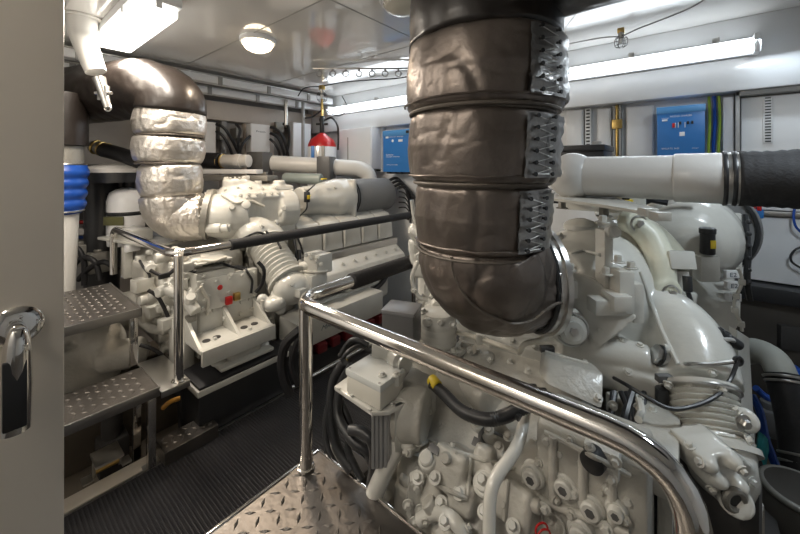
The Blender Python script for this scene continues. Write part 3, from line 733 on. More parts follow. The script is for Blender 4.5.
bc = P(58, 150, 2.5); MB().tube([V((bc.x, bc.y, zc-.05)), V((bc.x, bc.y, 1.85)), V((bc.x, bc.y, 1.66))], .165, 40).obj('branch_lagging', BLKLAG, far)
# ---------------------------------------------------------------- far engine
YA = V((0, 1, 0)); XA = V((1, 0, 0))
eng = thing('marine_engine', 'white painted marine diesel engine along the hull side, behind the far handrail', 'engine', (-2.95, 1.9, ZB))
def prismY(mb, xz, y0, y1): return mb.prism([V((x, y0, z)) for x, z in xz], V((0, y1-y0, 0)))
def bev_prism(mb, pts, vec, bev=.01, seg=2):
    t_ = MB(); t_.prism(pts, vec); bm = bmesh.new()
    vs = [bm.verts.new(p) for p in t_.v]
    for f in t_.f: bm.faces.new([vs[i] for i in f])
    bmesh.ops.recalc_face_normals(bm, faces=bm.faces)
    bmesh.ops.bevel(bm, geom=list(bm.edges), offset=bev, segments=seg, profile=.6, affect='EDGES'); bm.verts.index_update()
    mb.add([v.co.copy() for v in bm.verts], [[v.index for v in f.verts] for f in bm.faces]); bm.free(); return mb
# block
m = MB()
m.bb((-3.45, 1.28, .12), (-2.52, 2.88, .80), bev=.03)
m.bb((-3.60, 1.6, .70), (-2.62, 2.85, 1.00), bev=.03)
for k in range(5):
    y = 1.50+.27*k; m.ell((-2.52, y+.1, .40), (.05, .10, .12)); m.bb((-2.55, y-.03, .15), (-2.47, y, .62), bev=.01)
m.obj('engine_block', CAST, eng, remesh=.016)
# rocker covers, near bank
NR = 5; Y0, Y1 = 1.70, 2.86; dy = (Y1-Y0)/NR
for k in range(NR):
    a, b = Y0+k*dy+.005, Y0+(k+1)*dy-.005
    m = MB(); bev_prism(m, [V((x, a, z)) for x, z in ((-2.44, .77), (-2.455, .96), (-2.50, 1.02), (-2.80, 1.13), (-2.88, 1.02), (-2.70, .76))], V((0, b-a, 0)), .014, 3)
    m.bb((-2.455, a+.01, .80), (-2.440, a+.03, .95), bev=.004)
    for yy in (a+.04, b-.04): m.bolt((-2.46, yy, .79), XA, .009, .012); m.bolt((-2.74, yy, 1.108), V((.35, 0, 1)), .008, .010)
    m.obj('rocker_cover', PAINT, eng)
m = MB(); m.bb((-2.60, 1.66, .70), (-2.40, 2.88, .765), bev=.006); m.obj('gasket_rail', STEEL, eng, label='grey metal rail under the rocker covers')
m = MB(); bev_prism(m, [V((x, 1.56, z)) for x, z in ((-2.27, .56), (-2.29, .62), (-2.40, .70), (-2.55, .70), (-2.55, .54))], V((0, 1.30, 0)), .010)
for k in range(9): m.bolt((-2.335, 1.64+.14*k, .668), V((.6, 0, 1)), .010, .014)
m.bb((-2.31, 1.58, .52), (-2.26, 2.84, .56), bev=.006)
m.obj('coolant_rail', PAINT, eng)
for (y0, y1, z, r, x) in ((2.05, 2.42, .475, .045, -2.30), (1.7, 2.5, .40, .022, -2.33), (2.2, 2.8, .56, .018, -2.24)):
    m = MB(); m.cyl((x, y0, z), (x, y1, z), r, bev=.008)
    n = int((y1-y0)/.05)
    if r > .04:
        for k in range(n): m.torus((x, y0+.02+.05*k, z), YA, r, .004, 24, 6)
    m.obj('cooler_pipe', PAINT, eng)
m = MB(); m.tube([(-2.38, 1.7, .3), (-2.30, 1.8, .35), (-2.28, 2.1, .32), (-2.3, 2.5, .38), (-2.35, 2.7, .5)], .025, 10); m.obj('rubber_hose', RUB, eng)
m = MB(); m.tube([(-2.40, 1.66, .85), (-2.36, 1.63, .7), (-2.33, 1.62, .55), (-2.36, 1.7, .4)], .018, 10); m.tube([(-2.44, 1.64, .95), (-2.38, 1.62, .8), (-2.40, 1.66, .62)], .010, 8); m.obj('wiring_loom', BLK, eng)
# filter and its dome
fc = onX(345, 197, -2.70); fe_ = onX(384, 195, -2.70); fz = 1.205
fa = V((-2.70, fc.y, fz)); fb_ = V((-2.70, fe_.y+.02, fz))
MB().lathe(fa, YA, [(0, .155), (.01, .178), (.03, .182), ((fb_-fa).y-.02, .182), ((fb_-fa).y, .165), ((fb_-fa).y, .05)], 48).obj('air_filter', GREY, eng)
m = MB()
for q in (.012, .04): m.torus(fa+YA*q, YA, .184, .007, 48, 8)
m.obj('filter_clamp', BLK, eng)
m = MB(); m.lathe(fa+YA*.01, -YA, [(0, .188), (.06, .190), (.16, .185), (.27, .165), (.38, .14), (.50, .13), (.56, .12)], 40)
m.ell(fa-YA*.14+V((.02, 0, -.02)), (.17, .16, .17)); m.box(fa-YA*.02+V((0, 0, 0)), (.36, .05, .37), bev=.05)
m.obj('compressor_housing', PAINT, eng, remesh=.010)
p = onX(307, 197, -2.55)
tt = MB(); tt.cyl(p-V((0, 0, .045)), p+V((0, 0, .045)), .026, bev=.004); pl_ = tt.obj('sensor_plug', BLK, eng)
MB().box(p+V((.025, 0, 0)), (.006, .03, .035), bev=.001).obj('sensor_label', YEL, pl_)
for pts in (((.0, 0, .045), (.0, .05, .08), (-.05, .12, .1)), ((0, 0, -.045), (.02, -.02, -.1), (0, -.08, -.16))):
    MB().tube([p+V(q) for q in pts], .006, 6).obj('sensor_cable', BLK, eng)
m = MB(); m.box(P(324, 179, 3.2), (.03, .05, .014), bev=.003); m.obj('connector', YEL, eng)
# harness arcs behind the filter
for k in range(4):
    q = V((-2.62+.04*k, fb_.y-.02, 1.36-.03*k)); m = MB()
    m.tube([q, q+V((.05, .08, .02)), q+V((.12, .15, -.10)), q+V((.16, .18, -.28)), q+V((.14, .16, -.45))], .017, 8); m.obj('wiring_loom', BLK, eng)
m = MB()
for k in range(5): m.tube([V((-2.50, fb_.y+.0, 1.30-.06*k)), V((-2.44, fb_.y+.05, 1.26-.05*k)), V((-2.42, fb_.y+.1, 1.12-.03*k))], .008, 6)
m.obj('wiring_loom', BLK, eng)
# thermostat box between turbo and compressor
a = onX(271, 182, -2.55); b = onX(296, 232, -2.55)
m = MB(); m.bb((-2.95, a.y, b.z+.05), (-2.56, b.y, 1.36), bev=.03); m.bb((-2.70, a.y+.05, b.z-.02), (-2.50, b.y-.03, 1.10), bev=.02); m.cyl((-2.62, (a.y+b.y)/2, 1.33), (-2.62, (a.y+b.y)/2, 1.40), .05, bev=.01)
m.cyl((-2.55, a.y+.08, 1.17), (-2.48, a.y+.08, 1.13), .05, bev=.01)
m.obj('thermostat_housing', PAINT, eng, remesh=.010)
m = MB(); q = onX(281, 200, -2.552); m.bb((q.x, q.y-.045, q.z-.012), (q.x+.004, q.y+.045, q.z+.012), bev=.001); m.obj('name_plate', BLK, eng)
m = MB()
for k in range(4): m.bolt((-2.555, a.y+.03+(b.y-a.y-.06)*(k % 2), 1.30-.26*(k//2)), XA, .010, .012)
m.obj('bolts', STEEL, eng)
# turbo housing fed by the silver elbow
m = MB(); y0 = ff.y
tc_ = V((-2.73, 1.36, 1.17))
m.tube([ff+fd*.02, ff+fd*.12, V((-2.62, 1.30, 1.16))], [.15, .17, .19], 28)
m.ell(tc_, (.22, .23, .24)); m.bb((-2.96, 1.18, 1.02), (-2.50, 1.60, 1.33), bev=.06)
m.cyl((-2.72, 1.30, 1.3), (-2.72, 1.30, 1.42), .09, bev=.02); m.cyl((-2.62, 1.55, 1.16), (-2.62, 1.72, 1.16), .17, bev=.02)
m.bb((-2.95, 1.2, .88), (-2.55, 1.52, 1.02), bev=.03)
for z in (1.07, 1.28): m.bb((-2.52, 1.22, z-.012), (-2.49, 1.58, z+.012), bev=.008)
m.bb((-2.52, 1.36, 1.02), (-2.49, 1.40, 1.32), bev=.008)
m.obj('turbocharger_housing', PAINT, eng, remesh=.010)
m = MB()
for k in range(6): m.bolt((-2.505, 1.24+.06*k, 1.30), V((1, 0, .1)), .010, .014)
for k in range(5): m.bolt((-2.50+.0, 1.24+.075*k, 1.05), XA, .010, .014)
for k in range(7): A = 2*PI*k/7; m.bolt(V((-2.72+.07*math.cos(A), 1.30+.07*math.sin(A), 1.42)), UP, .008, .012)
m.obj('bolts', PAINT, eng)
for k, (u, v) in enumerate(((233, 181), (246, 178), (258, 183))):
    q = P(u, v, 2.95); MB().cyl(q-UP*.02, q+UP*.02, .03, bev=.006).obj('cap', PAINT if k else ALU, eng)
m = MB(); q = P(215, 228, 2.45); m.cyl(q-RT*.06, q+RT*.05, .038, bev=.012); m.cyl(q-RT*.08, q-RT*.05, .03, bev=.008); m.cyl(q+RT*.05, q+RT*.10, .028); m.obj('drain_plug', PAINT, eng)
# rounded scroll in front and corrugated bellows running down to the block
s0 = P(252, 232, 2.62)
m = MB(); m.ell(s0, (.15, .13, .11)); m.tube([P(232, 238, 2.7), s0, P(268, 240, 2.68), P(272, 248, 2.66)], [.09, .12, .13, .12], 24)
m.obj('charge_air_elbow', PAINT, eng, remesh=.010)
def bellows(name, a, b, r, n, parent, depth=.012, mt=None, flange=1.12):
    L = (b-a).length; pr = [(0, r*.95), (0, r*flange), (.014, r*flange), (.014, r)]
    for k in range(n):
        h0 = .018+(L-.036)*k/n; w_ = (L-.036)/n
        for j in range(6): q = j/6; pr.append((h0+w_*q, r-depth*.5+depth*.5*math.cos(2*PI*q+PI)))
    pr += [(L-.014, r), (L-.014, r*flange), (L, r*flange), (L, r*.9)]
    return MB().lathe(a, b-a, pr, 48).obj(name, mt or PAINT, parent)
bellows('bellows', P(265, 244, 2.62), P(288, 281, 2.44), .125, 9, eng, .016)
q = P(292, 288, 2.40); m = MB(); m.ell(q, (.11, .13, .11)); m.cyl(q, q+V((.05, .16, -.02)), .09, bev=.02); m.box(q+V((.0, .20, .0)), (.16, .10, .18), bev=.03)
m.obj('bellows_elbow', PAINT, eng, remesh=.010)
m = MB(); c = P(275, 303, 2.30); random.seed(3)
for k in range(10): m.ell(c+V((random.uniform(-.07, .07), random.uniform(-.08, .10), random.uniform(-.06, .06))), (.03, .035, .03), seg=14, rings=10)
m.ell(c, (.07, .09, .05)); m.obj('valve_cluster', PAINT, eng, remesh=.009)
m = MB(); m.box(P(318, 262, 2.5), (.16, .14, .14), bev=.02); m.box(P(312, 280, 2.45), (.13, .10, .10), bev=.02); m.cyl(P(300, 268, 2.5), P(322, 262, 2.5), .04, bev=.01)
for k in range(4): m.bolt(P(306+5*k, 255+k*3, 2.40), -FW, .01, .014)
m.obj('water_pump', PAINT, eng, ang=35)
# dark flywheel housing ring
m = MB(); fcn = V((-2.95, 1.30, .66)); m.lathe(fcn, YA, [(0, .30), (0, .47), (.02, .49), (.10, .49), (.12, .47), (.12, .30)], 56, cap=False)
for k in range(28): A = 2*PI*k/28; m.bolt(fcn+V((.455*math.cos(A), 0, .455*math.sin(A))), -YA, .011, .016)
m.obj('flywheel_housing', ALU, eng)
MB().lathe(fcn+YA*.01, YA, [(0, .31), (.09, .31)], 40).obj('flywheel', DARK, eng)
# ---- gearbox in front
m = MB()
m.bb((-3.30, .80, .28), (-2.50, 1.27, .92), bev=.05)
m.lathe((-2.95, .84, .62), YA, [(0, .16), (.05, .26), (.45, .40)], 40)
m.bb((-2.56, .86, .36), (-2.38, 1.24, .70), bev=.03)
m.box((-2.9, .78, .78), (.3, .12, .16), bev=.02); m.box((-2.75, .76, .58), (.16, .14, .2), bev=.02); m.cyl((-3.05, .62, .50), (-3.05, .9, .50), .13, bev=.02)
for k in range(4): m.bb((-2.6, .90+.10*k, .30), (-2.36, .92+.10*k, .70), bev=.006)
m.obj('gearbox_casing', CAST, eng, remesh=.014)
a = onX(198, 296, -2.33); b = onX(259, 340, -2.33)
zc0, zc1 = .47, .76
m = MB(); m.bb((-2.40, a.y, .60), (-2.345, b.y, .80), bev=.012); m.bb((-2.40, a.y+.02, .40), (-2.36, b.y-.02, .62), bev=.01)
for k in range(5): m.bolt((-2.345, a.y+.03+(b.y-a.y-.06)*k/4, .775), XA, .010, .014)
for k in range(2): m.bolt((-2.345, a.y+.03+(b.y-a.y-.06)*k, .63), XA, .012, .014)
m.obj('side_plate', PAINT, eng)
# control box with red button and its shelf
a = onX(196, 272, -2.36); b = onX(235, 300, -2.36)
zt_ = onX(215, 270, -2.36).z; zb_ = onX(215, 301, -2.36).z
t2 = MB().bb((-2.52, a.y, zb_), (-2.36, b.y, zt_-.005), bev=.012).obj('control_box', PAINT, eng)
q = onX(219, 287, -2.36); MB().cyl(q, q+XA*.02, .017, bev=.004).obj('push_button', RED, t2)
m = MB()
for k in range(4): m.cyl((-2.50, a.y+.02+.07*k, zt_+.0), (-2.50, a.y+.06+.07*k, zt_+.02), .02, bev=.004)
m.cyl((-2.40, a.y+.01, zt_+.005), (-2.40, b.y-.01, zt_+.005), .022, bev=.005); m.obj('hinge', ALU, t2)
MB().box(((-2.55+-2.33)/2-.04, (a.y+b.y)/2-.01, zt_+.055), (.26, b.y-a.y-.02, .012), bev=.003).obj('cover_shelf', PAINT, eng)
MB().bb((-2.66, b.y-.03, zt_-.1), (-2.60, b.y-.01, zt_+.05), bev=.003).obj('shelf_bracket', PAINT, eng)
q = onX(240, 290, -2.40); MB().cyl(q-UP*.03, q+UP*.03, .018).obj('solenoid', RED, eng)
MB().cyl(q+UP*.03, q+UP*.08, .014).obj('solenoid', YEL, eng)
MB().tube([q+UP*.08, q+V((0, .03, .14)), q+V((0, -.05, .17)), q+V((-.05, -.14, .13))], .010, 8).obj('control_cable', BLK, eng)
# gusseted mount shelf
a = onX(205, 345, -2.22); b = onX(268, 345, -2.22)
ym, yM = .82, 1.27; zs = .46
m = MB(); m.bb((-2.42, ym, zs-.015), (-2.10, yM, zs+.012), bev=.006); m.bb((-2.12, ym, zs-.075), (-2.095, yM, zs+.015), bev=.005); m.bb((-2.42, ym, zs-.02), (-2.37, yM, zs+.17), bev=.008)
for y in (ym, (ym+yM)/2, yM-.02): m.prism([V((-2.38, y, zs)), V((-2.13, y, zs)), V((-2.38, y, zs+.15))], V((0, .018, 0)))
m.obj('mount_bracket', PAINT, eng, ang=30)
m = MB()
for y in (ym+.07, ym+.13, yM-.15, yM-.08):
    m.cyl((-2.22, y, zs+.011), (-2.22, y, zs+.016), .022)
m.obj('slot_holes', DARK, eng)
m = MB()
for k, y in enumerate((ym+.03, ym+.1, ym+.17, yM-.18, yM-.1, yM-.04)): m.bolt((-2.37, y, zs+.13), XA, .013, .018)
m.obj('bolts', PAINT, eng)
# rubber mount on the bed
mc = V((-2.215, 1.10, .30)); tm = MB()
tm.box(mc+UP*.012, (.20, .34, .022), bev=.008); tm.box(mc+UP*.04, (.13, .20, .06), bev=.02); tm.cyl(mc+UP*.05, mc+UP*.10, .055, bev=.01)
for s in (-1, 1): tm.ell(mc+V((0, s*.14, .02)), (.05, .045, .02)); tm.bolt(mc+V((0, s*.14, .036)), UP, .016, .016)
tm.obj('mount_foot', PAINT, eng, ang=35)
m = MB(); m.cyl(mc+UP*.09, mc+UP*.13, .045, bev=.006); m.cyl(mc+UP*.12, mc+UP*.15, .02); m.obj('mount_stud', ALU, eng)
# oil filter canister with elbow
q = onX(182, 325, -2.42)
MB().lathe((q.x, q.y, .22), UP, [(0, .06), (.01, .068), (.36, .068), (.375, .06)], 32).obj('oil_filter', PAINT, eng)
m = MB(); m.tube([V((q.x, q.y, .58)), V((q.x, q.y, .65)), V((q.x-.03, q.y+.06, .70)), V((q.x-.06, q.y+.17, .72))], .045, 16); m.lathe((q.x, q.y, .585), UP, [(0, .055), (.02, .058), (.03, .05)], 24); m.obj('filter_elbow', PAINT, eng, ang=60)
# assorted valve bodies and pipes on the gearbox front
random.seed(11); m = MB()
for k in range(60):
    u = random.uniform(140, 197); v = random.uniform(250, 352); p = P(u, v, 2.18+random.uniform(0, .14)+(.2 if u < 160 else 0)); r = random.uniform(.016, .040)
    ax = random.choice((XA, YA, UP))
    if k % 3 == 0: m.cyl(p-ax*r*1.3, p+ax*r*1.3, r, bev=.006)
    elif k % 3 == 1: m.box(p, (r*2, r*2.2, r*1.8), bev=.008)
    else: m.bolt(p-YA*.02, -YA+XA*.3, r*.6, r)
m.tube([P(150, 300, 2.2), P(165, 290, 2.15), P(182, 296, 2.15), P(196, 312, 2.12)], .035, 14); m.tube([P(140, 320, 2.3), P(158, 330, 2.2), P(178, 312, 2.2)], .028, 14)
m.ell(P(163, 305, 2.42), (.09, .09, .14)); m.obj('valve_block', PAINT, eng, remesh=.007, sm=2)
m = MB()
for p4 in (((150, 270), (165, 276), (178, 268), (196, 272)), ((148, 290), (160, 300), (172, 330), (170, 355)), ((140, 345), (155, 350), (168, 362), (176, 380))):
    m.tube([P(u, v, 2.1+.02*i) for i, (u, v) in enumerate(p4)], .011, 8)
m.obj('small_hoses', RUB, eng)
# second, lower front casing seen under the steps
m = MB(); m.bb((-3.45, -.10, .18), (-2.75, .62, .46), bev=.06); m.cyl((-3.2, .3, .45), (-2.8, .5, .5), .10, bev=.02); m.ell((-2.80, .52, .40), (.14, .12, .16)); m.cyl((-2.72, .5, .36), (-2.55, .66, .40), .085, bev=.02)
for k in range(5): m.bb((-3.4, -.05+.13*k, .44), (-2.8, -.03+.13*k, .475), bev=.005)
m.obj('reduction_gear', CAST, eng, remesh=.014)
m = MB()
for k in range(7): A = 2*PI*k/7; m.bolt(V((-2.78+.0, .50+.09*math.cos(A), .40+.1*math.sin(A))), XA, .011, .02)
for k in range(5): m.bolt((-2.77, 0+.11*k, .27), XA, .011, .02)
m.obj('bolts', PAINT, eng)
# shelf with white boxes at the left of the gearbox
m = MB(); a = P(118, 243, 2.75); b = P(163, 236, 2.5)
z_ = a.z; m.box((a+b)/2, ((a-b).length+.1, .22, .02), rz=math.atan2((b-a).y, (b-a).x), bev=.004)
c_ = P(127, 262, 2.55); m.box(c_, (.09, .05, .22), bev=.006); m.obj('equipment_shelf', PAINT, eng)
MB().box(P(134, 235, 2.62), (.26, .13, .11), rz=.2, bev=.012).obj('shelf_box', PAINT, eng)
# white terminal cover with dark script on the aisle side and red cable cleats
a = onX(312, 348, -2.16); b = onX(352, 330, -2.16); ya, yb = a.y, b.y+.10
t = thing('control_cabinet', 'white low cabinet with dark slanted script beside the mat under the far engine', 'cabinet', (-2.22, (ya+yb)/2, .14))
za, zb = .20, .40
MB().bb((-2.36, ya-.15, za), (-2.13, yb+.25, zb), bev=.015).obj('cabinet_body', PAINT, t)
m = MB(); q = onX(327, 345, -2.13); text_mb(m, 'MAN', (-2.1285, q.y-.06, .285), YA, UP, .035, shear=.4, width=.15); m.obj('printing', INK, t)
for k in range(7): MB().bb((-2.25, ya-.1+.13*k, .12), (-2.115, ya-.02+.13*k, .19), bev=.01).obj('cable_cleat', mat('cleat_red', (.14, .012, .016), .45) if k == 0 else bpy.data.materials['cleat_red'], t)
MB().bb((-2.36, ya-.15, -.09), (-2.14, yb+.25, .12), bev=.005).obj('plinth', BLK, t)
tag(MB().cyl((-2.045, 1.35, .04), (-2.045, 2.9, .04), .012).obj('conduit', STEEL), 'thin steel conduit lying along the left edge of the mat', 'conduit')
# engine bed
t = thing('engine_bed', 'black boxed engine bed with pale top edge beside the mat', 'bed', (-2.22, 1.1, -.09))
MB().bb((-2.36, .80, -.02), (-2.09, 1.50, .235), bev=.012).obj('bed_box', BLK, t)
MB().bb((-2.37, .79, .236), (-2.08, 1.36, .27), bev=.004).obj('bed_plate', PAINT, t, label='pale painted top plate')
MB().bb((-2.37, .80, .271), (-2.085, 1.35, .287), bev=.004).obj('rubber_pad', RUB, t)
# hoses below
for k, (pts, r, lb) in enumerate(((((172, 375), (182, 400), (186, 430), (205, 440)), .03, 'black hose dropping to the bilge left of the engine bed'), (((300, 330), (285, 345), (282, 370), (290, 395)), .028, 'black hose looping at the end of the engine bed'), (((306, 325), (296, 345), (292, 365), (298, 385)), .02, 'thinner black hose beside the looping hose at the bed end'), (((258, 262), (264, 270), (262, 284), (256, 292)), .012, 'small black hose behind the control box of the far engine'))):
    wire([P(u, v, 2.12+.05*(k == 3)) for u, v in pts], r, RUB, 'rubber_hose', lb, 'hose')
wire([P(163, 408, 1.95), P(170, 402, 1.95), P(180, 398, 1.98)], .012, mat('orange', (.6, .3, .05), .4), 'drain_pipe', 'short orange pipe stub low beside the engine bed', 'pipe')
# bilge web frames under the steps
for k, x in enumerate((-2.75, -3.3)):
    struct(MB().bb((x, -.9, ZB), (x+.03, 1.0, .02), bev=.004).obj('trim_%d' % (12+k), BILGE))
for k, (u, v, d) in enumerate(((112, 420, 2.05), (96, 428, 2.2), (125, 405, 2.3))):
    p = P(u, v, d); m = MB(); m.cyl(V((p.x, p.y, ZB)), p+UP*.1, .05, bev=.01); m.box(V((p.x, p.y, ZB+.10)), (.14, .14, .2), bev=.02); tag(m.obj('bilge_pump', DARK), ('dark bilge pump under the lower step, the middle one', 'dark bilge pump under the lower step, leftmost', 'dark bilge pump behind the lower step, rightmost')[k], 'pump')
# ---------------------------------------------------------------- charge pipe of the far engine at eye level
t = thing('coolant_pipe', 'white pipe with square dark couplings above the far engine', 'pipe', P(290, 162, 3.6))
a = P(222, 161, 3.55); b = P(333, 166.5, 3.4); ax = (b-a).normalized()
MB().cyl(a, P(249, 161, 3.5), .064, bev=.006).obj('pipe_end', WPIPE, t)
MB().cyl(P(235, 161, 3.5), P(241, 161, 3.5), .070, bev=.004).obj('pipe_collar', WPIPE, t)
m = MB()
for u in (219, 223): m.torus(P(u, 161, 3.55), ax, .066, .008, 28, 8)
m.obj('hose_clamp', BRS, t)
MB().cyl(P(200, 160, 3.6), P(221, 161, 3.55), .08, bev=.02).obj('rubber_hose', RUB, t)
MB().tube([P(266, 163, 3.85), P(330, 166.5, 3.92)], .088, 28, sm=False).obj('pipe_run', WPIPE, t)
MB().tube([P(326, 166.5, 3.92), P(350, 168, 3.95), P(362, 170, 3.97), P(369, 178, 3.98), P(370, 205, 3.98)], .088, 28).obj('pipe_elbow', WPIPE, t)
rz = math.atan2(ax.y, ax.x)
for u, v, d, w_ in ((260, 164, 3.75, .18), (326.5, 168, 3.85, .15)): MB().box(P(u, v, d), (w_, .22, .25), rz=rz, bev=.015).obj('coupling', GBOX, t)
MB().box(P(262, 174, 3.4), (.10, .04, .04), rz=rz, bev=.004).obj('coupling_clamp', ALU, t)
tag(MB().cyl(P(284, 178, 3.5), P(322, 179, 3.4), .052, bev=.02).obj('expansion_tank', mat('grey_green', (.24, .28, .27), .4)), 'grey green cylindrical tank right below the white pipe', 'tank')
tag(MB().box(P(232, 171.5, 3.3), (.55, .12, .04), rz=rz, bev=.006).obj('cable_tray', WHT), 'pale cable tray left below the white pipe', 'tray')
tag(MB().box(P(240, 178, 3.3), (.65, .20, .05), rz=rz, bev=.01).obj('support_plate', ALU), 'grey plate under the cable tray on the far engine', 'plate')
tag(MB().box(P(354, 172, 4.35), (.45, .2, .10), bev=.008).obj('equipment_box', GBOX), 'dark box behind the white pipe elbow', 'box')

# ---------------------------------------------------------------- left background between door and far exhaust
t = thing('expansion_bellows', 'ribbed blue rubber bellows on a pale pipe beside the door edge', 'bellows', P(70, 300, 2.3))
c = P(58, 200, 2.5)
pr = [(0, .13), (.02, .15)]
for k in range(4):
    for j in range(8): q = j/8; pr.append((.03+.075*(k+q), .148+.018*k/3+.016*math.sin(PI*q)))
pr += [(.345, .165), (.36, .14)]
MB().lathe((c.x, c.y, EYE-(214-HOR)/FPX*2.5), UP, [(h, r*.94) for h, r in pr], 40).obj('bellows', BLUE2, t)
MB().lathe((c.x, c.y, .55), UP, [(0, .09), (.66, .115)], 32).obj('pipe_below', WPIPE, t)
m = MB()
for z in (.352, .02): m.torus((c.x, c.y, EYE-(214-HOR)/FPX*2.5+z), UP, .150 if z > .1 else .138, .007, 36, 8)
m.obj('hose_clamp', STEEL, t)
MB().cyl((c.x, c.y, EYE+.01), (c.x, c.y, EYE+.155), .14).obj('pipe_above', ALU, t)
t = thing('water_filter', 'white upright filter housing with black band left of the far exhaust', 'filter', P(126, 232, 2.95))
c = P(126, 210, 2.95); z0 = EYE-(232-HOR)/FPX*2.95; H = 44/FPX*2.95
MB().lathe((c.x, c.y, z0-.1), UP, [(0, .125), (.10, .13), (H*.72+.1, .13), (H*.9+.1, .11), (H+.09, .07), (H+.105, .02)], 36).obj('housing', WHT, t)
MB().lathe((c.x, c.y, z0+H*.40), UP, [(0, .133), (.018, .135), (.03, .133)], 36).obj('band', BLK, t)
m = MB(); m.box(V((c.x, c.y, z0+H*.30))-FW*.128, (.16, .012, .07), rz=YAW, bev=.003); m.obj('filter_label', mat('label_olive', (.12, .12, .05), .4), t)
c = P(102, 215, 3.0)
t = thing('filter_column', 'tall black filter column beside the white filter housing', 'column', (c.x, c.y, ZB))
MB().cyl((c.x, c.y, ZB), (c.x, c.y, EYE+.02), .12, bev=.02).obj('column_body', BLK, t)
MB().lathe((c.x, c.y, EYE-.02), UP, [(0, .13), (.03, .135), (.05, .12)], 32).obj('column_cap', GBOX, t)
t = thing('lidded_tank', 'tank with pale round lid under the black hose at left', 'tank', P(118, 175, 3.2))
c = P(118, 170, 2.95)
MB().lathe((c.x, c.y, c.z-.02), UP, [(0, .22), (.03, .225), (.045, .21), (.07, .10), (.075, .04)], 40).obj('lid', WPIPE, t)
MB().cyl((c.x, c.y, c.z-.10), (c.x, c.y, c.z-.02), .225).obj('tank_neck', BLK, t)
for k in range(3): q = P(112+9*k, 180, 3.05); MB().cyl(q-UP*.12, q+UP*.02, .035, bev=.006).obj('tank_pipe', BLK, t)
wire([P(104, 150, 3.0), P(116, 153, 2.95), P(128, 157, 2.9), P(145, 163, 2.85)], .06, RUB, 'rubber_hose', 'thick black hose with clamps left of the silver sleeves', 'hose', seg=24)
t = thing('hose_fitting', 'brass and steel hose fitting at the left end of the black hose', 'fitting', P(98, 150, 3.0))
a = P(92, 146, 3.0); b = P(108, 150.5, 3.0)
MB().cyl(a, b, .05, bev=.008).obj('fitting_body', ALU, t)
for q in (.25, .6, .95): MB().torus(a+(b-a)*q, b-a, .055, .009, 24, 8).obj('hose_clamp', BRS, t)
# dark machinery in the left shadow
random.seed(5)
names = ('bilge_valve', 'valve_body', 'pump_body')
for k, (u, v, d, s, lb) in enumerate(((88, 205, 3.2, .16, 'dark grey switch box between blue bellows and black column'), (80, 255, 2.9, .12, 'dark valve body low behind the upper step, left one'), (98, 262, 2.9, .11, 'dark valve body low behind the upper step, right one'), (147, 250, 3.0, .14, 'grey box on the hull side left of the far exhaust elbow'), (155, 205, 3.3, .2, 'grey locker on the hull side behind the silver elbow'))):
    m = MB(); p = P(u, v, d); m.box(p, (s, s*1.2, s*1.5), bev=.012); m.cyl(p+UP*s*.7, p+UP*s*.95, s*.25, bev=.005); m.cyl(p-FW*s*.8, p-FW*s*.4, s*.2, bev=.005)
    tag(m.obj('valve_body' if k in (1, 2) else 'switch_box', (GBOX, ALU, ALU, HULL, HULL)[k]), lb, 'box' if k not in (1, 2) else 'valve')
tag(MB().cyl(P(166, 262, 2.9), P(166, 205, 2.9), .10, bev=.02).obj('canister', mat('canister_grey', (.25, .27, .30), .4)), 'grey blue upright canister behind the far exhaust elbow', 'canister')
t = thing('pipe_manifold', 'stack of thin red, blue and grey pipes low in the left shadow', 'manifold', P(80, 250, 3.1))
for k, mt in enumerate((RED, STEEL, BLUE2, STEEL, BLK, STEEL)):
    a = P(66, 222+k*8, 3.1); b = P(104, 222+k*7, 3.2); MB().cyl(a, b, .016).obj('pipe', mt, t)
m = MB()
for p4 in (((70, 270), (82, 258), (95, 262), (100, 280)), ((78, 280), (90, 268), (104, 262), (118, 270)), ((66, 262), (76, 248), (84, 262), (84, 285))):
    m.tube([P(u, v, 2.75) for u, v in p4], .020, 10)
tag(m.obj('looped_hose', RUB), 'tangle of black hoses behind the upper step', 'hose')
# white nozzle with clamp hanging from the ceiling
t = thing('ceiling_nozzle', 'white conical nozzle with steel clamp hanging below the ceiling lamp', 'nozzle', P(90, 75, 2.2))
a = P(83, 36, 2.2); b = P(96, 72, 2.2)
MB().tube([V((a.x-.01, a.y, CEIL-.003)), a, b], [.080, .074, .062, .054], 28, n=8).obj('cone', WPIPE, t)
MB().cyl(V((a.x-.01, a.y, CEIL-.012)), V((a.x-.01, a.y, CEIL-.002)), .11).obj('mounting_ring', WPIPE, t)
m = MB(); q = P(99, 78, 2.15); e = P(108, 108, 2.15)
m.tube([q, e], [.035, .02], 10); m.box((q+e)/2, (.06, .03, .09), rz=.6, bev=.006); m.torus(e, FW, .018, .006, 18, 8); m.cyl((q+e)/2-RT*.05, (q+e)/2+RT*.05, .01)
m.obj('clamp', STEEL, t)

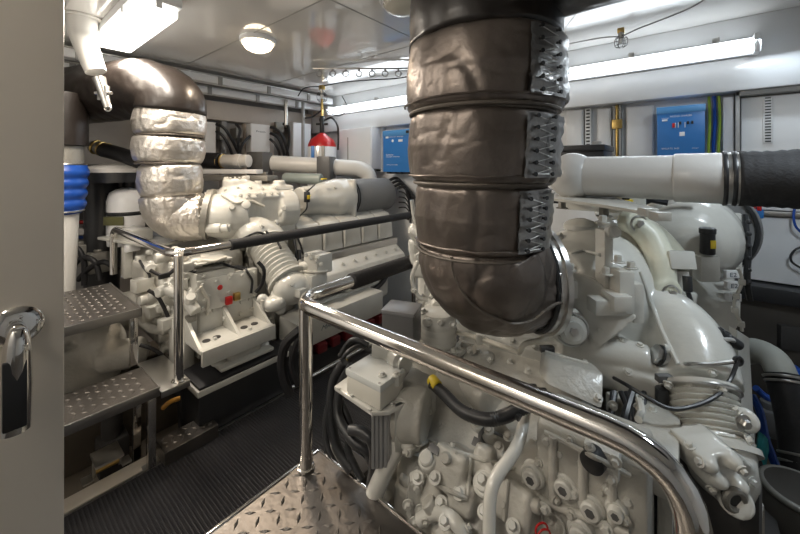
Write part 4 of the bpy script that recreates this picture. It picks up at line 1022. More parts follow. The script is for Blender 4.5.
# ---------------------------------------------------------------- white charge pipe at the right
YP = 1.75
t = thing('charge_air_pipe', 'thick white pipe running right into black lagging above the near engine', 'pipe', onY(640, 175, YP))
a = onY(573, 175.5, YP); b = onY(726, 173.5, YP); c2 = onY(650, 174, YP)
zc = 1.462; a.z = b.z = c2.z = zc; rp = .088
m = MB(); m.ell(a, (rp*1.18, rp*1.18, rp*1.22)); m.obj('pipe_elbow', PVC, t)
m = MB(); m.cyl(a, c2, rp, seg=40); m.obj('pipe_run', PVC, t)
x1 = onY(683, 174, YP).x
MB().cyl(V((x1-.03, YP, zc)), V((onY(725, 174, YP).x, YP, zc)), rp*1.07, seg=40, bev=.008).obj('pipe_socket', PVC, t)
MB().cyl(c2, V((x1, YP, zc)), rp, seg=40).obj('pipe_run', PVC, t)
for u in (722, 731): x_ = onY(u, 172, YP).x; MB().cyl(V((x_, YP, zc)), V((x_+.013, YP, zc)), rp*1.14, seg=40, bev=.003).obj('rubber_ring', BLK, t)
x2 = onY(742, 172, YP).x
MB().cyl(V((onY(722, 172, YP).x, YP, zc)), V((x2, YP, zc)), rp*1.08, seg=40).obj('steel_band', STEEL, t)
path = [V((x2-.01+k*.012, YP, zc)) for k in range(60)]
def fr(p, s, tt, R_): return .004*math.sin(p.x*190+math.sin(tt*2)*1.2)*.5+.004*noise.noise(p*9)
sweep(path, [rp*1.10, rp*1.16, rp*1.18], fr, 64).obj('black_lagging', FOAM, t, ang=180)

# ---------------------------------------------------------------- near engine
en = thing('marine_engine', 'white painted marine diesel engine filling the right foreground behind the polished rail', 'engine', (-.1, 1.8, ZB))
# block behind
m = MB(); m.bb((-.55, 1.60, -.1), (.10, 2.9, .80), bev=.03); m.bb((-.70, 1.7, .7), (-.15, 2.9, 1.0), bev=.03)
m.obj('engine_block', CAST, en, remesh=.02)
# turbo housing casting above a flat flange
ZT = .845
fl = [onZ(u, v, ZT) for u, v in ((488, 338), (520, 346), (560, 357), (610, 368), (655, 380), (700, 388), (740, 388))]
back = [V((.08, 1.55, ZT)), V((.0, 1.9, ZT)), V((-.5, 1.9, ZT)), V((-.62, 1.55, ZT))]
m = MB(); m.prism(fl+back, V((0, 0, -.075))); m.prism([p.lerp(V((-.1, 1.5, ZT)), .10)+UP*.03 for p in fl+back], V((0, 0, -.06)))
dc = P(592, 300, 1.50)
m.ell(dc, (.27, .27, .315), seg=40, rings=24); m.ell(P(615, 250, 1.55), (.15, .16, .14))
m.tube([P(560, 290, 1.42), P(585, 285, 1.45), P(620, 280, 1.5)], [.18, .20, .2], 28)
ep = [P(605, 308, 1.42), P(635, 310, 1.36), P(668, 325, 1.27), P(690, 350, 1.17), P(700, 385, 1.09)]
m.tube(ep, [.15, .135, .122, .112, .105], 32)
m.tube([P(560, 340, 1.26), P(600, 350, 1.22), P(650, 362, 1.15)], [.05, .06, .05], 20)
# ribs and lugs
m.prism([P(556, 290, 1.28), P(562, 268, 1.30), P(600, 282, 1.22), P(640, 318, 1.14), P(600, 350, 1.16)], FW*.05)
for u, v, r in ((528, 348, .03), (580, 372, .024), (640, 381, .03), (700, 391, .03), (598, 362, .022)):
    p = onZ(u, v, .80); m.cyl(p-UP*.05, p+UP*.03, r, bev=.006)
m.obj('turbocharger_housing', PAINT, en, remesh=.0075, sm=4)
m = MB()
def facebox(mb, u, v, d, w_, dp, h, rz=YAW, bev=.006): return mb.box(P(u, v, d), (w_, dp, h), rz=rz, bev=bev)
# raised vertical post blocks beside the dome
facebox(m, 618, 288, 1.20, .05, .10, .14); facebox(m, 606, 305, 1.17, .10, .06, .05); facebox(m, 632, 300, 1.19, .035, .07, .13)
facebox(m, 604, 258, 1.24, .03, .06, .20, bev=.004); facebox(m, 570, 288, 1.20, .035, .04, .06)
facebox(m, 616, 300, 1.16, .06, .08, .05)
for u, v in ((618, 262), (631, 268), (606, 274), (570, 270), (603, 222)): m.bolt(P(u, v, 1.18), UP, .013, .022)
m.obj('flange_blocks', PAINT, en)
m = MB()
for u, v, w_ in ((547, 352, .045), (664, 381, .045), (604, 312, .05)): facebox(m, u, v-3, onZ(u, v, .81).length and 1.17 if u < 650 else 1.055, w_, .02, .02, bev=.003)
m.obj('slot_recesses', GBOX, en)
# big plug
pp = P(570, 328, 1.17); pa = (-FW*.95-RT*.1+UP*.1).normalized()
m = MB(); m.lathe(pp+pa*-.05, pa, [(0, .062), (.03, .062), (.035, .054), (.055, .054), (.058, .044), (.075, .044), (.078, .03), (.085, .03)], 40); m.obj('cover_cap', PAINT, en)
m = MB(); m.torus(pp+pa*.012, pa, .052, .004, 40, 8); m.lathe(pp+pa*.034, pa, [(0, .014), (.008, .014)], 6); m.obj('cap_ring', STEEL, en)
# round dome cap on top, thin long cover plate
m = MB(); q = P(581, 222, 1.52); m.lathe(q-UP*.03, UP, [(0, .07), (.02, .068), (.035, .05), (.045, .02)], 32); m.obj('top_cap', PAINT, en)
m = MB(); bev_prism(m, [onZ(552, 198, 1.37), onZ(606, 205, 1.37), onZ(662, 214, 1.37), onZ(655, 207, 1.37), onZ(605, 195, 1.37), onZ(552, 186, 1.37)], V((0, 0, -.012)), .003)
m.bb((-.52, 2.0, 1.28), (-.16, 2.06, 1.36), bev=.006); m.obj('heat_shield', PAINT, en)
m = MB(); m.bolt(P(604, 216, 1.5), UP, .02, .04); m.bolt(P(562, 208, 1.6), UP, .016, .03); m.obj('bolts', ALU, en)
# curved bracket arm with two bosses
arm = [P(632, 222, 1.42), P(650, 238, 1.38), P(660, 262, 1.33), P(662, 290, 1.30)]
m = MB(); m.tube(arm, [.045, .05, .05, .045], 16); m.cyl(arm[0]-FW*.04, arm[0]+FW*.03, .048, bev=.008); m.cyl(arm[3]-FW*.04, arm[3]+FW*.03, .050, bev=.008)
m.tube([P(640, 225, 1.42), P(655, 232, 1.40), P(676, 255, 1.36), P(680, 270, 1.34)], .035, 14)
m.tube([P(662, 296, 1.28), P(672, 310, 1.28), P(688, 304, 1.30)], .036, 16)
m.obj('thermostat_arm', mat('cream_paint', (.68, .68, .56), .38, var=.06), en, remesh=.007)
m = MB()
for q in (arm[0], arm[3]): m.torus(q-FW*.041, FW, .030, .004, 28, 8); m.lathe(q-FW*.05, -FW, [(-.01, .016), (.004, .016), (.006, .010)], 6)
m.obj('arm_bolts', STEEL, en)
m = MB(); q = P(675, 260, 1.32)
R3 = Matrix.Rotation(YAW-.15, 3, 'Z') @ Matrix.Rotation(-.25, 3, 'X')
m.box(q, (.085, .10, .065), rot=R3, bev=.006); m.box(P(676, 280, 1.36), (.055, .07, .09), rz=YAW, bev=.012); m.cyl(P(686, 290, 1.33), P(684, 302, 1.33), .035, bev=.008); m.obj('sensor_housing', PAINT, en)
m = MB(); m.box(q+R3 @ V((-.002, -.01, .0335)), (.060, .045, .002), rot=R3, bev=.0005); m.obj('name_plate', STEEL, en)
MB().tube([P(688, 292, 1.26), P(691, 302, 1.26), P(695, 312, 1.27), P(706, 322, 1.30)], .008, 8).obj('sensor_cable', BLK, en)
MB().cyl(P(687, 276, 1.27), P(688, 292, 1.26), .014, bev=.003).obj('cable_gland', BLK, en)
# compressor dome with square back flange, grey filter behind
dA = P(687, 239, 1.68); dax = (V((.04, 1, 0))).normalized()
m = MB(); m.lathe(dA, dax, [(-.150, .0), (-.149, .03), (-.140, .075), (-.12, .118), (-.09, .152), (-.05, .180), (.0, .200), (.06, .210), (.12, .212), (.2, .20)], 56)
m.box(dA+dax*.05+RT*.185-UP*.02, (.12, .03, .29), rz=-.3, bev=.012); m.bb(dA+V((-.30, .12, .04)), dA+V((-.12, .22, .16)), bev=.04)
m.tube([dA+V((-.1, .10, .13)), dA+V((-.25, .14, .13)), dA+V((-.40, .14, .06))], [.08, .06, .055], 18)
m.obj('compressor_housing', PAINT, en, remesh=.007)
m = MB(); m.box(P(706, 268, 1.50), (.085, .05, .11), rz=YAW, bev=.012); m.obj('sensor_seat', PAINT, en)
s_ = P(707.5, 241, 1.49)
ss = MB().lathe(s_-UP*.055, UP, [(0, .023), (.004, .026), (.085, .026), (.088, .029), (.108, .029), (.112, .023)], 28).obj('level_sensor', BLK, en)
MB().box(s_-FW*.0255-UP*.01+RT*.002, (.022, .004, .034), rz=YAW, bev=.001).obj('sensor_label', YEL, ss)
m = MB(); m.lathe(dA+dax*.19+V((.03, 0, .03)), dax, [(0, .15), (.0, .232), (.015, .240), (.30, .240), (.31, .22)], 64); m.obj('air_filter', GREY, en)
MB().torus(dA+dax*.185+V((.03, 0, .03)), dax, .222, .010, 56, 8).obj('filter_clamp', BLK, en)
# bank cover panels right of the dome
m = MB(); bev_prism(m, [P(640, 300, 1.45), P(688, 276, 1.60), P(733, 268, 1.68), P(742, 302, 1.50), P(742, 322, 1.42), P(728, 346, 1.34), P(690, 350, 1.36)], FW*.45, .012)
m.obj('rocker_cover', PAINT, en)
for k, (u, v) in enumerate(((733, 274), (734, 285), (735, 297))):
    m = MB(); q = P(u-2, v, 1.47+(.05 if k == 0 else .02 if k == 1 else 0)); m.box(q, (.055, .02, .032), rz=YAW, bev=.003); o_ = m.obj('number_tag', WHT, en)
    m = MB(); text_mb(m, 'E'+str(2), q-FW*.0105+RT*-.016-UP*.009, RT, UP, .018, width=.03); m.obj('tag_print', INK, o_)
m = MB(); m.prism([P(737, 330, 1.22), P(749, 338, 1.26), P(757, 480, 1.16), P(748, 520, 1.1), P(742, 420, 1.15)], FW*.03); m.obj('side_shield', PAINT, en)
m = MB(); pts = [P(738+4*math.sin(k*.9), 268+k*7, 1.42) for k in range(10)]; m.tube(pts, .006, 8); 
for k in range(2, 10, 2): m.box(pts[k], (.022, .022, .022), bev=.004)
m.obj('chain_linkage', PAINT, en)
m = MB(); m.tube([P(745, 215, 1.60), P(748, 250, 1.55), P(747, 280, 1.55), P(750, 300, 1.58)], .012, 8)
for k in range(6): m.cyl(P(747, 222+12*k, 1.54), P(750, 222+12*k, 1.54), .010, bev=.003)
m.obj('wiring_loom', BLK, en)
# corrugated bellows at lower right
ba = P(697, 386, 1.05); bb_ = P(717, 452, .95)
bellows('bellows', ba, bb_, .088, 8, en, .014, PAINT, 1.08)
MB().torus(P(699, 391, 1.045), (bb_-ba), .096, .005, 48, 8).obj('hose_clamp', STEEL, en)
m = MB(); q = P(727, 470, .92); ax_ = (bb_-ba).normalized()
m.tube([bb_-ax_*.03, bb_+ax_*.03, P(736, 478, .94)], [.086, .08, .05], 28); m.prism([P(700, 458, .84), P(735, 452, .84), P(757, 470, .86), P(752, 494, .88), P(722, 500, .85), P(705, 484, .84)], FW*.10)
for u, v in ((708, 464), (718, 480), (733, 462), (738, 485)): m.ell(P(u, v, .84), (.022, .022, .018), seg=16, rings=10)
m.cyl(P(735, 500, .83), P(735, 500, .92), .035); m.cyl(P(745, 420, .93), P(745, 420, 1.0), .03, bev=.01)
m.obj('water_elbow', PAINT, en, remesh=.0065)
q = P(735, 500, .825); m = MB(); m.torus(q, FW, .022, .008, 28, 8); m.obj('port_ring', ALU, en); MB().cyl(q-FW*.001, q+FW*.02, .016).obj('port_hole', BLK, en)
MB().bolt(P(743, 422, .91), -FW, .012, .015).obj('bolt_head', STEEL, en)
# connectors and cable loops above the duct
m = MB(); random.seed(9)
for k in range(6):
    a = P(690+6*k, 314+4*k, 1.22-.02*k); m.cyl(a, a+V((.03, .02, -.022))*1.6, .016, bev=.004); m.torus(a+V((.012, .01, -.01)), V((.03, .02, -.022)), .018, .003, 16, 6)
m.obj('plug_connector', BLK, en)
m = MB()
for k in range(4): m.tube([P(676+4*k, 312, 1.24), P(700, 326+3*k, 1.17), P(722, 345+3*k, 1.12), P(738, 362, 1.06)], .006+.002*(k % 2), 8)
m.torus(P(722, 343, 1.12), FW+UP, .03, .007, 24, 8); m.obj('braided_cable', PAINTD, en)
# temperature probe and its silver cable
q = P(661, 356, 1.12); d_ = (RT*.85-FW*.25-UP*.35).normalized()
m = MB(); m.lathe(q-d_*.02, d_, [(0, .030), (.02, .030), (.02, .022), (.034, .022)], 6); m.cyl(q+d_*.01, q+d_*.055, .014, bev=.003); pr_ = m.obj('temperature_probe', STEEL, en)
MB().torus(q-d_*.004, d_, .030, .004, 24, 8).obj('probe_seal', BLK, pr_)
MB().tube([q+d_*.055, P(690, 364, 1.05), P(712, 364, 1.03), P(737, 361, 1.02)], .006, 8).obj('probe_cable', STEEL, en)
MB().tube([P(738, 360, 1.02), P(730, 380, 1.0), P(715, 397, .96), P(690, 407, .95), P(668, 408, .95), P(645, 396, .98), P(625, 384, 1.03), P(614, 378, 1.08)], .0055, 8).obj('black_cable', BLK, en)
MB().torus(P(738, 361, 1.02), FW, .010, .006, 20, 8).obj('cable_tie', BLK, en)
# ---------------------------------------------------------------- near engine, lower front: gear case
def slope(y): return .64+(y-.92)*(.16/.23)
m = MB()
m.prism([V((-.72, y, z)) for y, z in ((.86, -.1), (.86, .54), (.92, .64), (1.15, .80), (1.45, .82), (1.45, -.1))], V((.47, 0, 0)))
m.bb((-.30, .895, .25), (-.065, 1.05, .875), bev=.02)
m.bb((-.72, .835, .2), (-.30, .90, .52), bev=.02)
# box bosses in a row on the slope
for (u, v, w_, h_, dd) in ((448, 470, .10, .10, .965), (482, 462, .055, .08, .965), (500, 495, .10, .09, .90), (462, 498, .07, .07, .92), (432, 492, .06, .08, .98), (520, 510, .06, .09, .86), (535, 490, .05, .05, .90)):
    m.box(P(u, v, dd)+V((0, .05, -.03)), (w_, .14, h_), rot=Euler((-.55, 0, 0)), bev=.014)
m.lathe(P(450, 530, .90)+V((0, .06, -.03)), V((0, -.6, .8)), [(-.05, .085), (.03, .082), (.045, .07)], 32)
m.lathe(P(415, 508, 1.0)+V((0, .04, 0)), V((-.2, -.9, .3)), [(-.05, .05), (.01, .045)], 24)
m.obj('gear_casing', CAST, en, remesh=.006, sm=2)
SL = V((0, -.57, .82)); FR = V((0, -1, 0))
def boss(u, v, d, r, ax, socket=True, name='round_boss'):
    p = P(u, v, d); m = MB(); m.lathe(p-ax*.02, ax, [(0, r), (.018, r), (.022, r*.88), (.022, r*.72), (.032, r*.70), (.035, r*.58)], 32); o_ = m.obj(name, PAINT, en)
    m = MB()
    if socket == 'hex': m.lathe(p+ax*.013, ax, [(0, r*.42), (.014, r*.42), (.017, r*.34)], 6); m.obj('hex_head', PAINT, o_)
    elif socket: m.lathe(p+ax*.0145, ax, [(0, r*.36), (.0015, r*.36)], 6); m.obj('hex_socket', GBOX, o_)
for (u, v, d) in ((564, 487, .835), (591, 509, .795), (532, 477, .875), (580, 534, .80)): boss(u, v, d, .029, FR)
boss(616, 512, .76, .022, FR); boss(484, 483, .915, .030, SL, 'hex'); boss(427, 459, .995, .028, SL, False); boss(478, 421, 1.02, .024, SL, 'hex')
m = MB()
for (u, v, d) in ((435, 478, .95), (459, 493, .915), (441, 503, .93), (484, 512, .875), (513, 527, .83), (459, 460, .97), (418, 478, .99), (500, 470, .91), (445, 522, .88)): m.bolt(P(u, v, d), SL, .0105, .013)
for (u, v, d) in ((547, 440, .86), (581, 462, .82), (610, 490, .775), (545, 508, .84), (560, 452, .85), (606, 528, .77), (628, 500, .76), (574, 493, .82)): m.bolt(P(u, v, d), FR, .009, .011)
m.obj('bolts', PAINT, en)
m = MB()
for (u0, v0, u1, v1) in ((553, 436, 553, 500), (583, 452, 583, 500), (612, 468, 612, 534), (540, 500, 630, 534)):
    a = onY(u0, v0, .89); b = onY(u1, v1, .89); m.tube([a, (a+b)/2, b], .010, 10)
m.obj('casting_rib', CAST, en)
# gearbox mark: a ring with two letters
q = onY(553, 524, .888); m = MB(); m.torus(q, YA, .026, .003, 32, 8); text_mb(m, 'ZF', q+V((-.014, -.004, -.009)), XA, UP, .018, ext=-.002, width=.028); m.obj('cast_mark', PAINT, en)
# rectangular recesses and slotted cover on the slope
m = MB()
for (u, v, w_) in ((434, 449, .035), (465, 462, .05), (476, 442, .02)): m.box(P(u, v, 1.0), (w_, .022, .006), rot=Euler((.61, 0, 0)), bev=.002)
m.obj('slot_recesses', GBOX, en)
m = MB(); m.tube([P(u, v, 1.0) for u, v in ((485, 428), (480, 436), (486, 446), (500, 452), (514, 457))], .006, 8); m.tube([P(u, v, .995) for u, v in ((488, 430), (502, 436), (514, 442))], .004, 8); m.obj('cover_seam', GBOX, en)
m = MB(); m.prism([P(u, v, 1.005) for u, v in ((484, 428), (481, 438), (488, 447), (512, 456), (518, 440), (505, 425))], V((0, .015, -.02)))
for u, v in ((489, 430), (499, 447), (508, 436)): m.bolt(P(u, v, .99), SL, .009, .010)
m.obj('inspection_cover', CAST, en)
# lube pipe crossing the case
MB().tube([P(527, 388, 1.06), P(524, 420, .95), P(516, 448, .885), P(496, 478, .84), P(490, 500, .82), P(489, 545, .79)], .0145, 16).obj('oil_pipe', PAINT, en)
m = MB(); m.tube([P(470, 545, .86), P(455, 522, .88), P(437, 512, .93), P(420, 520, .95)], .018, 14); m.obj('oil_pipe', PAINT, en)
# left end: pipes, links
m = MB(); m.tube([P(372, 500, 1.08), P(381, 478, 1.07), P(392, 455, 1.08), P(404, 438, 1.12)], .027, 16); m.cyl(P(404, 440, 1.1)-RT*.03, P(404, 440, 1.1)+RT*.05, .03, bev=.006); m.tube([P(392, 430, 1.1), P(402, 440, 1.08), P(412, 452, 1.05)], .018, 12)
m.obj('oil_pipe', PAINT, en)
m = MB(); m.prism([P(u, v, .99) for u, v in ((410, 482), (418, 478), (426, 500), (424, 524), (416, 530), (406, 514))], FW*.03)
for u, v in ((417, 487), (420, 510), (415, 522), (408, 505)): m.bolt(P(u, v, .985), -FW, .010, .012)
m.obj('pump_flange', PAINT, en)
random.seed(21); m = MB()
for k in range(16):
    p = P(random.uniform(380, 432), random.uniform(462, 540), 1.10+random.uniform(0, .08)); r = random.uniform(.015, .035)
    (m.ell(p, (r, r, r*1.3)) if k % 2 else m.cyl(p-XA*r, p+XA*r, r*.8, bev=.004))
m.box(P(400, 500, 1.22), (.16, .12, .34), rz=.2, bev=.02); m.obj('valve_block', CAST, en, remesh=.008)
# black cap and block at the top of the front cover
m = MB(); p = onY(603, 455, .90); m.box(p+V((0, .0, .0)), (.07, .06, .06), bev=.008); m.bolt(p+V((.02, -.03, -.02)), FR, .008, .01); m.bolt(p+V((.028, -.03, .02)), FR, .008, .01); m.obj('sensor_block', PAINT, en)
p = P(594, 461, .765); MB().lathe(p+FR*-.02, FR+V((-.1, 0, 0)), [(0, .024), (.012, .026), (.03, .024), (.034, .016)], 28).obj('breather_cap', BLK, en)
MB().cyl(P(597, 450, .84), P(604, 446, .90), .022, bev=.006).obj('breather_neck', PAINT, en)
p = P(541, 528, .80); m = MB(); m.tube([p+RT*.015*math.cos(k*.9)+UP*.015*math.sin(k*.9)-FW*.002*k for k in range(22)], .0022, 6, n=3); m.obj('safety_wire', RED, en)
MB().cyl(P(628, 470, .80), P(634, 476, .80), .012, bev=.003).obj('terminal', RED, en)
# ledge, wall under the turbo flange
m = MB(); m.bb((-.62, 1.30, .55), (-.30, 1.50, .77), bev=.02)
m.ell(P(480, 375, 1.3), (.08, .10, .09)); m.tube([P(455, 360, 1.4), P(470, 385, 1.25), P(492, 402, 1.12)], .05, 16)
m.obj('bell_housing', CAST, en, remesh=.010)
m = MB(); bev_prism(m, [P(548, 358, 1.12), P(604, 374, 1.06), P(603, 410, .99), P(546, 384, 1.05)], FW*.06, .008); m.obj('heat_plate', CAST, en)
m = MB()
for (u, v, d) in ((530, 388, 1.1), (540, 392, 1.08), (522, 410, 1.02), (536, 405, 1.02), (518, 415, 1.0)): p = P(u, v, d); m.cyl(p-RT*.02, p+RT*.02, .012, bev=.003)
m.obj('plug_connectors', BLK, en)
# left part of turbo flange and thin silver pipe
m = MB(); m.prism([onZ(u, v, .845) for u, v in ((424, 306), (455, 322), (490, 338), (520, 330), (540, 300), (470, 285))], V((0, 0, -.05)))
for u, v in ((436, 318), (470, 332), (505, 343)): p = onZ(u, v, .82); m.cyl(p-UP*.03, p+UP*.03, .022, bev=.005)
m.obj('flange_lip', PAINT, en)
m = MB(); m.tube([P(420, 309, 1.45), P(424, 319, 1.42), P(446, 329, 1.35), P(478, 338, 1.27), P(513, 350, 1.19), P(519, 352, 1.18), P(525, 344, 1.17), P(540, 340, 1.17), P(553, 333, 1.17)], .0085, 10); m.obj('fuel_pipe', mat('cream_pipe', (.72, .69, .60), .3), en)
m = MB()
for u, v, d in ((479, 339, 1.26), (435, 305, 1.40)): m.box(P(u, v, d), (.022, .02, .035), rz=YAW, bev=.003)
m.tube([P(436, 320, 1.38), P(436, 305, 1.40), P(440, 300, 1.40), P(446, 306, 1.38)], .008, 8); m.obj('pipe_clips', PAINT, en)
# ribbed canister, base plate
c = P(438, 343, 1.33)
pr = [(0, .065)]
for k in range(4): pr += [(.005+.022*k, .068), (.015+.022*k, .071), (.024+.022*k, .068)]
pr += [(.10, .066), (.12, .062), (.125, .05)]
MB().lathe(c, UP, pr, 36).obj('ribbed_canister', PAINT, en)
m = MB(); bev_prism(m, [onZ(u, v, .83) for u, v in ((420, 343), (452, 360), (468, 347), (440, 334))], V((0, 0, -.015)), .003)
for u, v in ((453, 352), (462, 347), (449, 356)): m.bolt(onZ(u, v, .835), UP, .011, .014)
m.obj('base_plate', PAINT, en)
MB().cyl(P(463, 345, 1.3), P(474, 349, 1.26), .014).obj('push_rod', CHROME, en)
# castings glimpsed left of the big exhaust
random.seed(17); m = MB()
for k in range(40):
    v = random.uniform(212, 335); p = P(random.uniform(414, 446) + (8 if v > 270 else 0), v, 1.50+random.uniform(0, .2)); r = random.uniform(.02, .045)
    if k % 3 == 0: m.cyl(p-UP*r, p+UP*r, r, bev=.006)
    elif k % 3 == 1: m.box(p, (r*2, r*2, r*1.6), rz=random.uniform(0, 1), bev=.008)
    else: m.ell(p, (r, r*1.1, r))
m.box(P(450, 270, 1.85), (.26, .25, .52), bev=.03); m.obj('manifold', PAINT, en, remesh=.007, sm=2)
m = MB()
for p4 in (((412, 200), (415, 220), (424, 236), (420, 256)), ((418, 262), (412, 278), (418, 296), (428, 300)), ((410, 232), (418, 244), (430, 246), (440, 262)), ((424, 300), (421, 312), (428, 322), (438, 318))):
    m.tube([P(u, v, 1.52) for u, v in p4], .009, 8)
m.obj('small_pipes', PAINT, en)
# bracket with white junction box
zb = .79
m = MB(); bev_prism(m, [onZ(u, v, zb) for u, v in ((334, 386), (372, 412), (389, 411), (424, 394), (437, 378), (408, 364), (362, 366))], V((0, 0, -.014)), .004)
for u, v in ((339, 389), (352, 396), (370, 410), (392, 404), (402, 399)): m.bolt(onZ(u, v, zb+.002), UP, .006, .005, False)
m.prism([onZ(436, 380, zb), onZ(424, 394, zb), onZ(395, 408, zb), onZ(395, 408, zb)-UP*.13, onZ(424, 394, zb)-UP*.20, onZ(436, 380, zb)-UP*.24], V((-.010, .012, 0)))
m.obj('support_bracket', PAINT, en, ang=30)
a = onZ(372, 412, zb-.014); b = onZ(389, 411, zb-.014); dd = (b-a).normalized()
m = MB(); m.prism([a, b, b-UP*.17, a-UP*.17], V((.0, .012, 0)))
for k in range(4): q = a+(b-a)*((k+.5)/4); m.prism([q-dd*.004, q+dd*.003, q+dd*.003-UP*.165, q-dd*.004-UP*.165], V((0, -.006, 0)))
m.obj('ribbed_strut', mat('strut_grey', (.36, .36, .36), .4, .3), en, ang=30)
m = MB(); m.lathe(P(412, 412, 1.12), RT*.8-FW*.3, [(-.06, .085), (.0, .088), (.02, .08), (.05, .08)], 36); m.box(P(405, 425, 1.15), (.10, .12, .12), rz=.3, bev=.015); m.obj('pump_body', CAST, en, remesh=.009)
zc_ = zb; a = V((-.772, .810, zb))
t = MB().box(V((-.767, .810, zb+.030)), (.142, .112, .055), rz=.02, bev=.006).obj('junction_box', mat('box_cream', (.66, .64, .57), .35), en)
m = MB(); m.box(V((-.767, .810, zb+.068)), (.148, .118, .022), rz=.02, bev=.006)
m.obj('box_lid', mat('box_lid', (.68, .70, .68), .25), t)
m = MB()
for sx in (-1, 1):
    for sy in (-1, 1): m.lathe(V((-.767+sx*.063, .810+sy*.048, zb+.0785)), UP, [(0, .004), (.0015, .004)], 12)
m.obj('lid_screws', PAINTD, t)
MB().bb((-.86, 1.12, ZB), (-.74, 1.24, .78), bev=.01).obj('bracket_post', CAST, en)
# grey plastic box and white motor behind the rail
p = P(402, 326, 1.24)
t = MB().box(p, (.115, .10, .115), rz=.35, bev=.008).obj('sensor_box', GBOX, en)
MB().box(p+UP*.062, (.121, .106, .014), rz=.35, bev=.005).obj('box_lid', mat('lid_grey', (.16, .16, .165), .3), t)
m = MB(); m.box(P(388, 356, 1.20), (.09, .08, .13), rz=.3, bev=.01); m.lathe(P(402, 362, 1.14), RT*.6-FW*.8, [(-.04, .035), (0, .038), (.01, .028), (.02, .028)], 28); m.box(P(390, 372, 1.13), (.10, .09, .03), rz=.3, bev=.008)
for u in (382, 396): m.bolt(P(u, 375, 1.07), UP, .008, .01)
m.box(P(402, 347, 1.26), (.13, .11, .02), rz=.35, bev=.004); m.obj('actuator_motor', PAINT, en)
# corrugated loom under the rail
pts = smooth([P(432, 383, 1.07), P(444, 394, 1.03), P(462, 411, .97), P(484, 419, .93), P(503, 417, .92), P(522, 408, .92), P(540, 402, .95)], 14)
m = MB()
m.tube(pts, [.0155+.002*(k % 2) for k in range(80)], 12, sm=False); m.obj('corrugated_hose', BLK, en)
MB().cyl(P(431, 379, 1.08), P(438, 387, 1.05), .017, bev=.004).obj('hose_end', YEL, en)
for k, p4 in enumerate((((500, 414, .93), (510, 411, .92), (520, 418, .9)), ((535, 400, .95), (560, 412, .92), (590, 440, .88)))):
    MB().tube([P(*q) for q in p4], .010, 8).obj('black_cable', BLK, en)
# black cable bundle left of the bracket
for k, (r, pts) in enumerate(((.018, ((345, 362, 1.25), (334, 380, 1.25), (331, 410, 1.22), (336, 445, 1.18), (352, 470, 1.14))), (.016, ((352, 366, 1.22), (341, 385, 1.22), (338, 415, 1.18), (352, 440, 1.12), (368, 452, 1.1), (374, 470, 1.1))), (.014, ((338, 385, 1.28), (328, 410, 1.28), (327, 440, 1.25), (335, 470, 1.2))), (.016, ((350, 430, 1.12), (362, 432, 1.10), (372, 442, 1.08), (374, 462, 1.08), (370, 490, 1.1))), (.012, ((340, 400, 1.22), (350, 425, 1.18), (348, 450, 1.16), (362, 480, 1.12))), (.008, ((371, 352, 1.3), (360, 346, 1.3), (346, 354, 1.28), (338, 372, 1.28))), (.010, ((368, 345, 1.3), (352, 340, 1.32), (340, 356, 1.32))))):
    MB().tube([P(*q) for q in pts], r, 10).obj('cable_bundle', BLK, en)
m = MB(); m.tube([P(*q) for q in ((330, 470, 1.2), (336, 488, 1.2), (345, 510, 1.2))], .04, 12); m.box(P(352, 492, 1.25), (.12, .1, .2), bev=.02); m.obj('cable_gland', DARK, en)
m = MB(); m.box(P(344, 364, 1.27), (.02, .02, .03), bev=.003); m.obj('plug', YEL, en)

# ---------------------------------------------------------------- gap between case and bellows
m = MB(); m.bb((-.22, 1.22, .05), (.14, 1.55, .74), bev=.04); m.cyl((-.02, 1.15, .45), (-.02, 1.4, .45), .09, bev=.02); m.obj('dark_gap_filler', DARK, en)  # dark block added so the gap behind the cables reads as shade
m = MB(); m.bb((-.06, 1.02, .2), (-.03, 1.06, .80), bev=.006); m.bb((-.11, .98, .76), (-.02, 1.3, .80), bev=.008); m.box(P(618, 412, 1.10), (.05, .05, .10), rz=YAW, bev=.006); m.box(P(655, 420, 1.12), (.06, .05, .12), rz=YAW, bev=.006)
for u, v in ((612, 406), (621, 424), (638, 408), (638, 430)): m.bolt(P(u, v, 1.04), -FW, .010, .012)
m.obj('bracket_frame', CAST, en, ang=35)
random.seed(31)
for k in range(9):
    u = random.uniform(612, 672); pts = [(u, 392, 1.08)]
    for j in range(4): u += random.uniform(-14, 16); pts.append((min(max(u, 610), 690), 420+j*36, 1.02-.03*j))
    MB().tube([P(*q) for q in pts], random.choice((.007, .009, .012)), 8).obj('engine_cable', random.choice((BLK, RUB, BLK)), en)
m = MB()
for u, v, d in ((662, 398, 1.05), (672, 432, 1.0), (650, 452, .98), (664, 505, .92)): p = P(u, v, d); m.cyl(p-UP*.03, p+UP*.03, .018, bev=.004)
m.obj('plug_connectors', BLK, en)

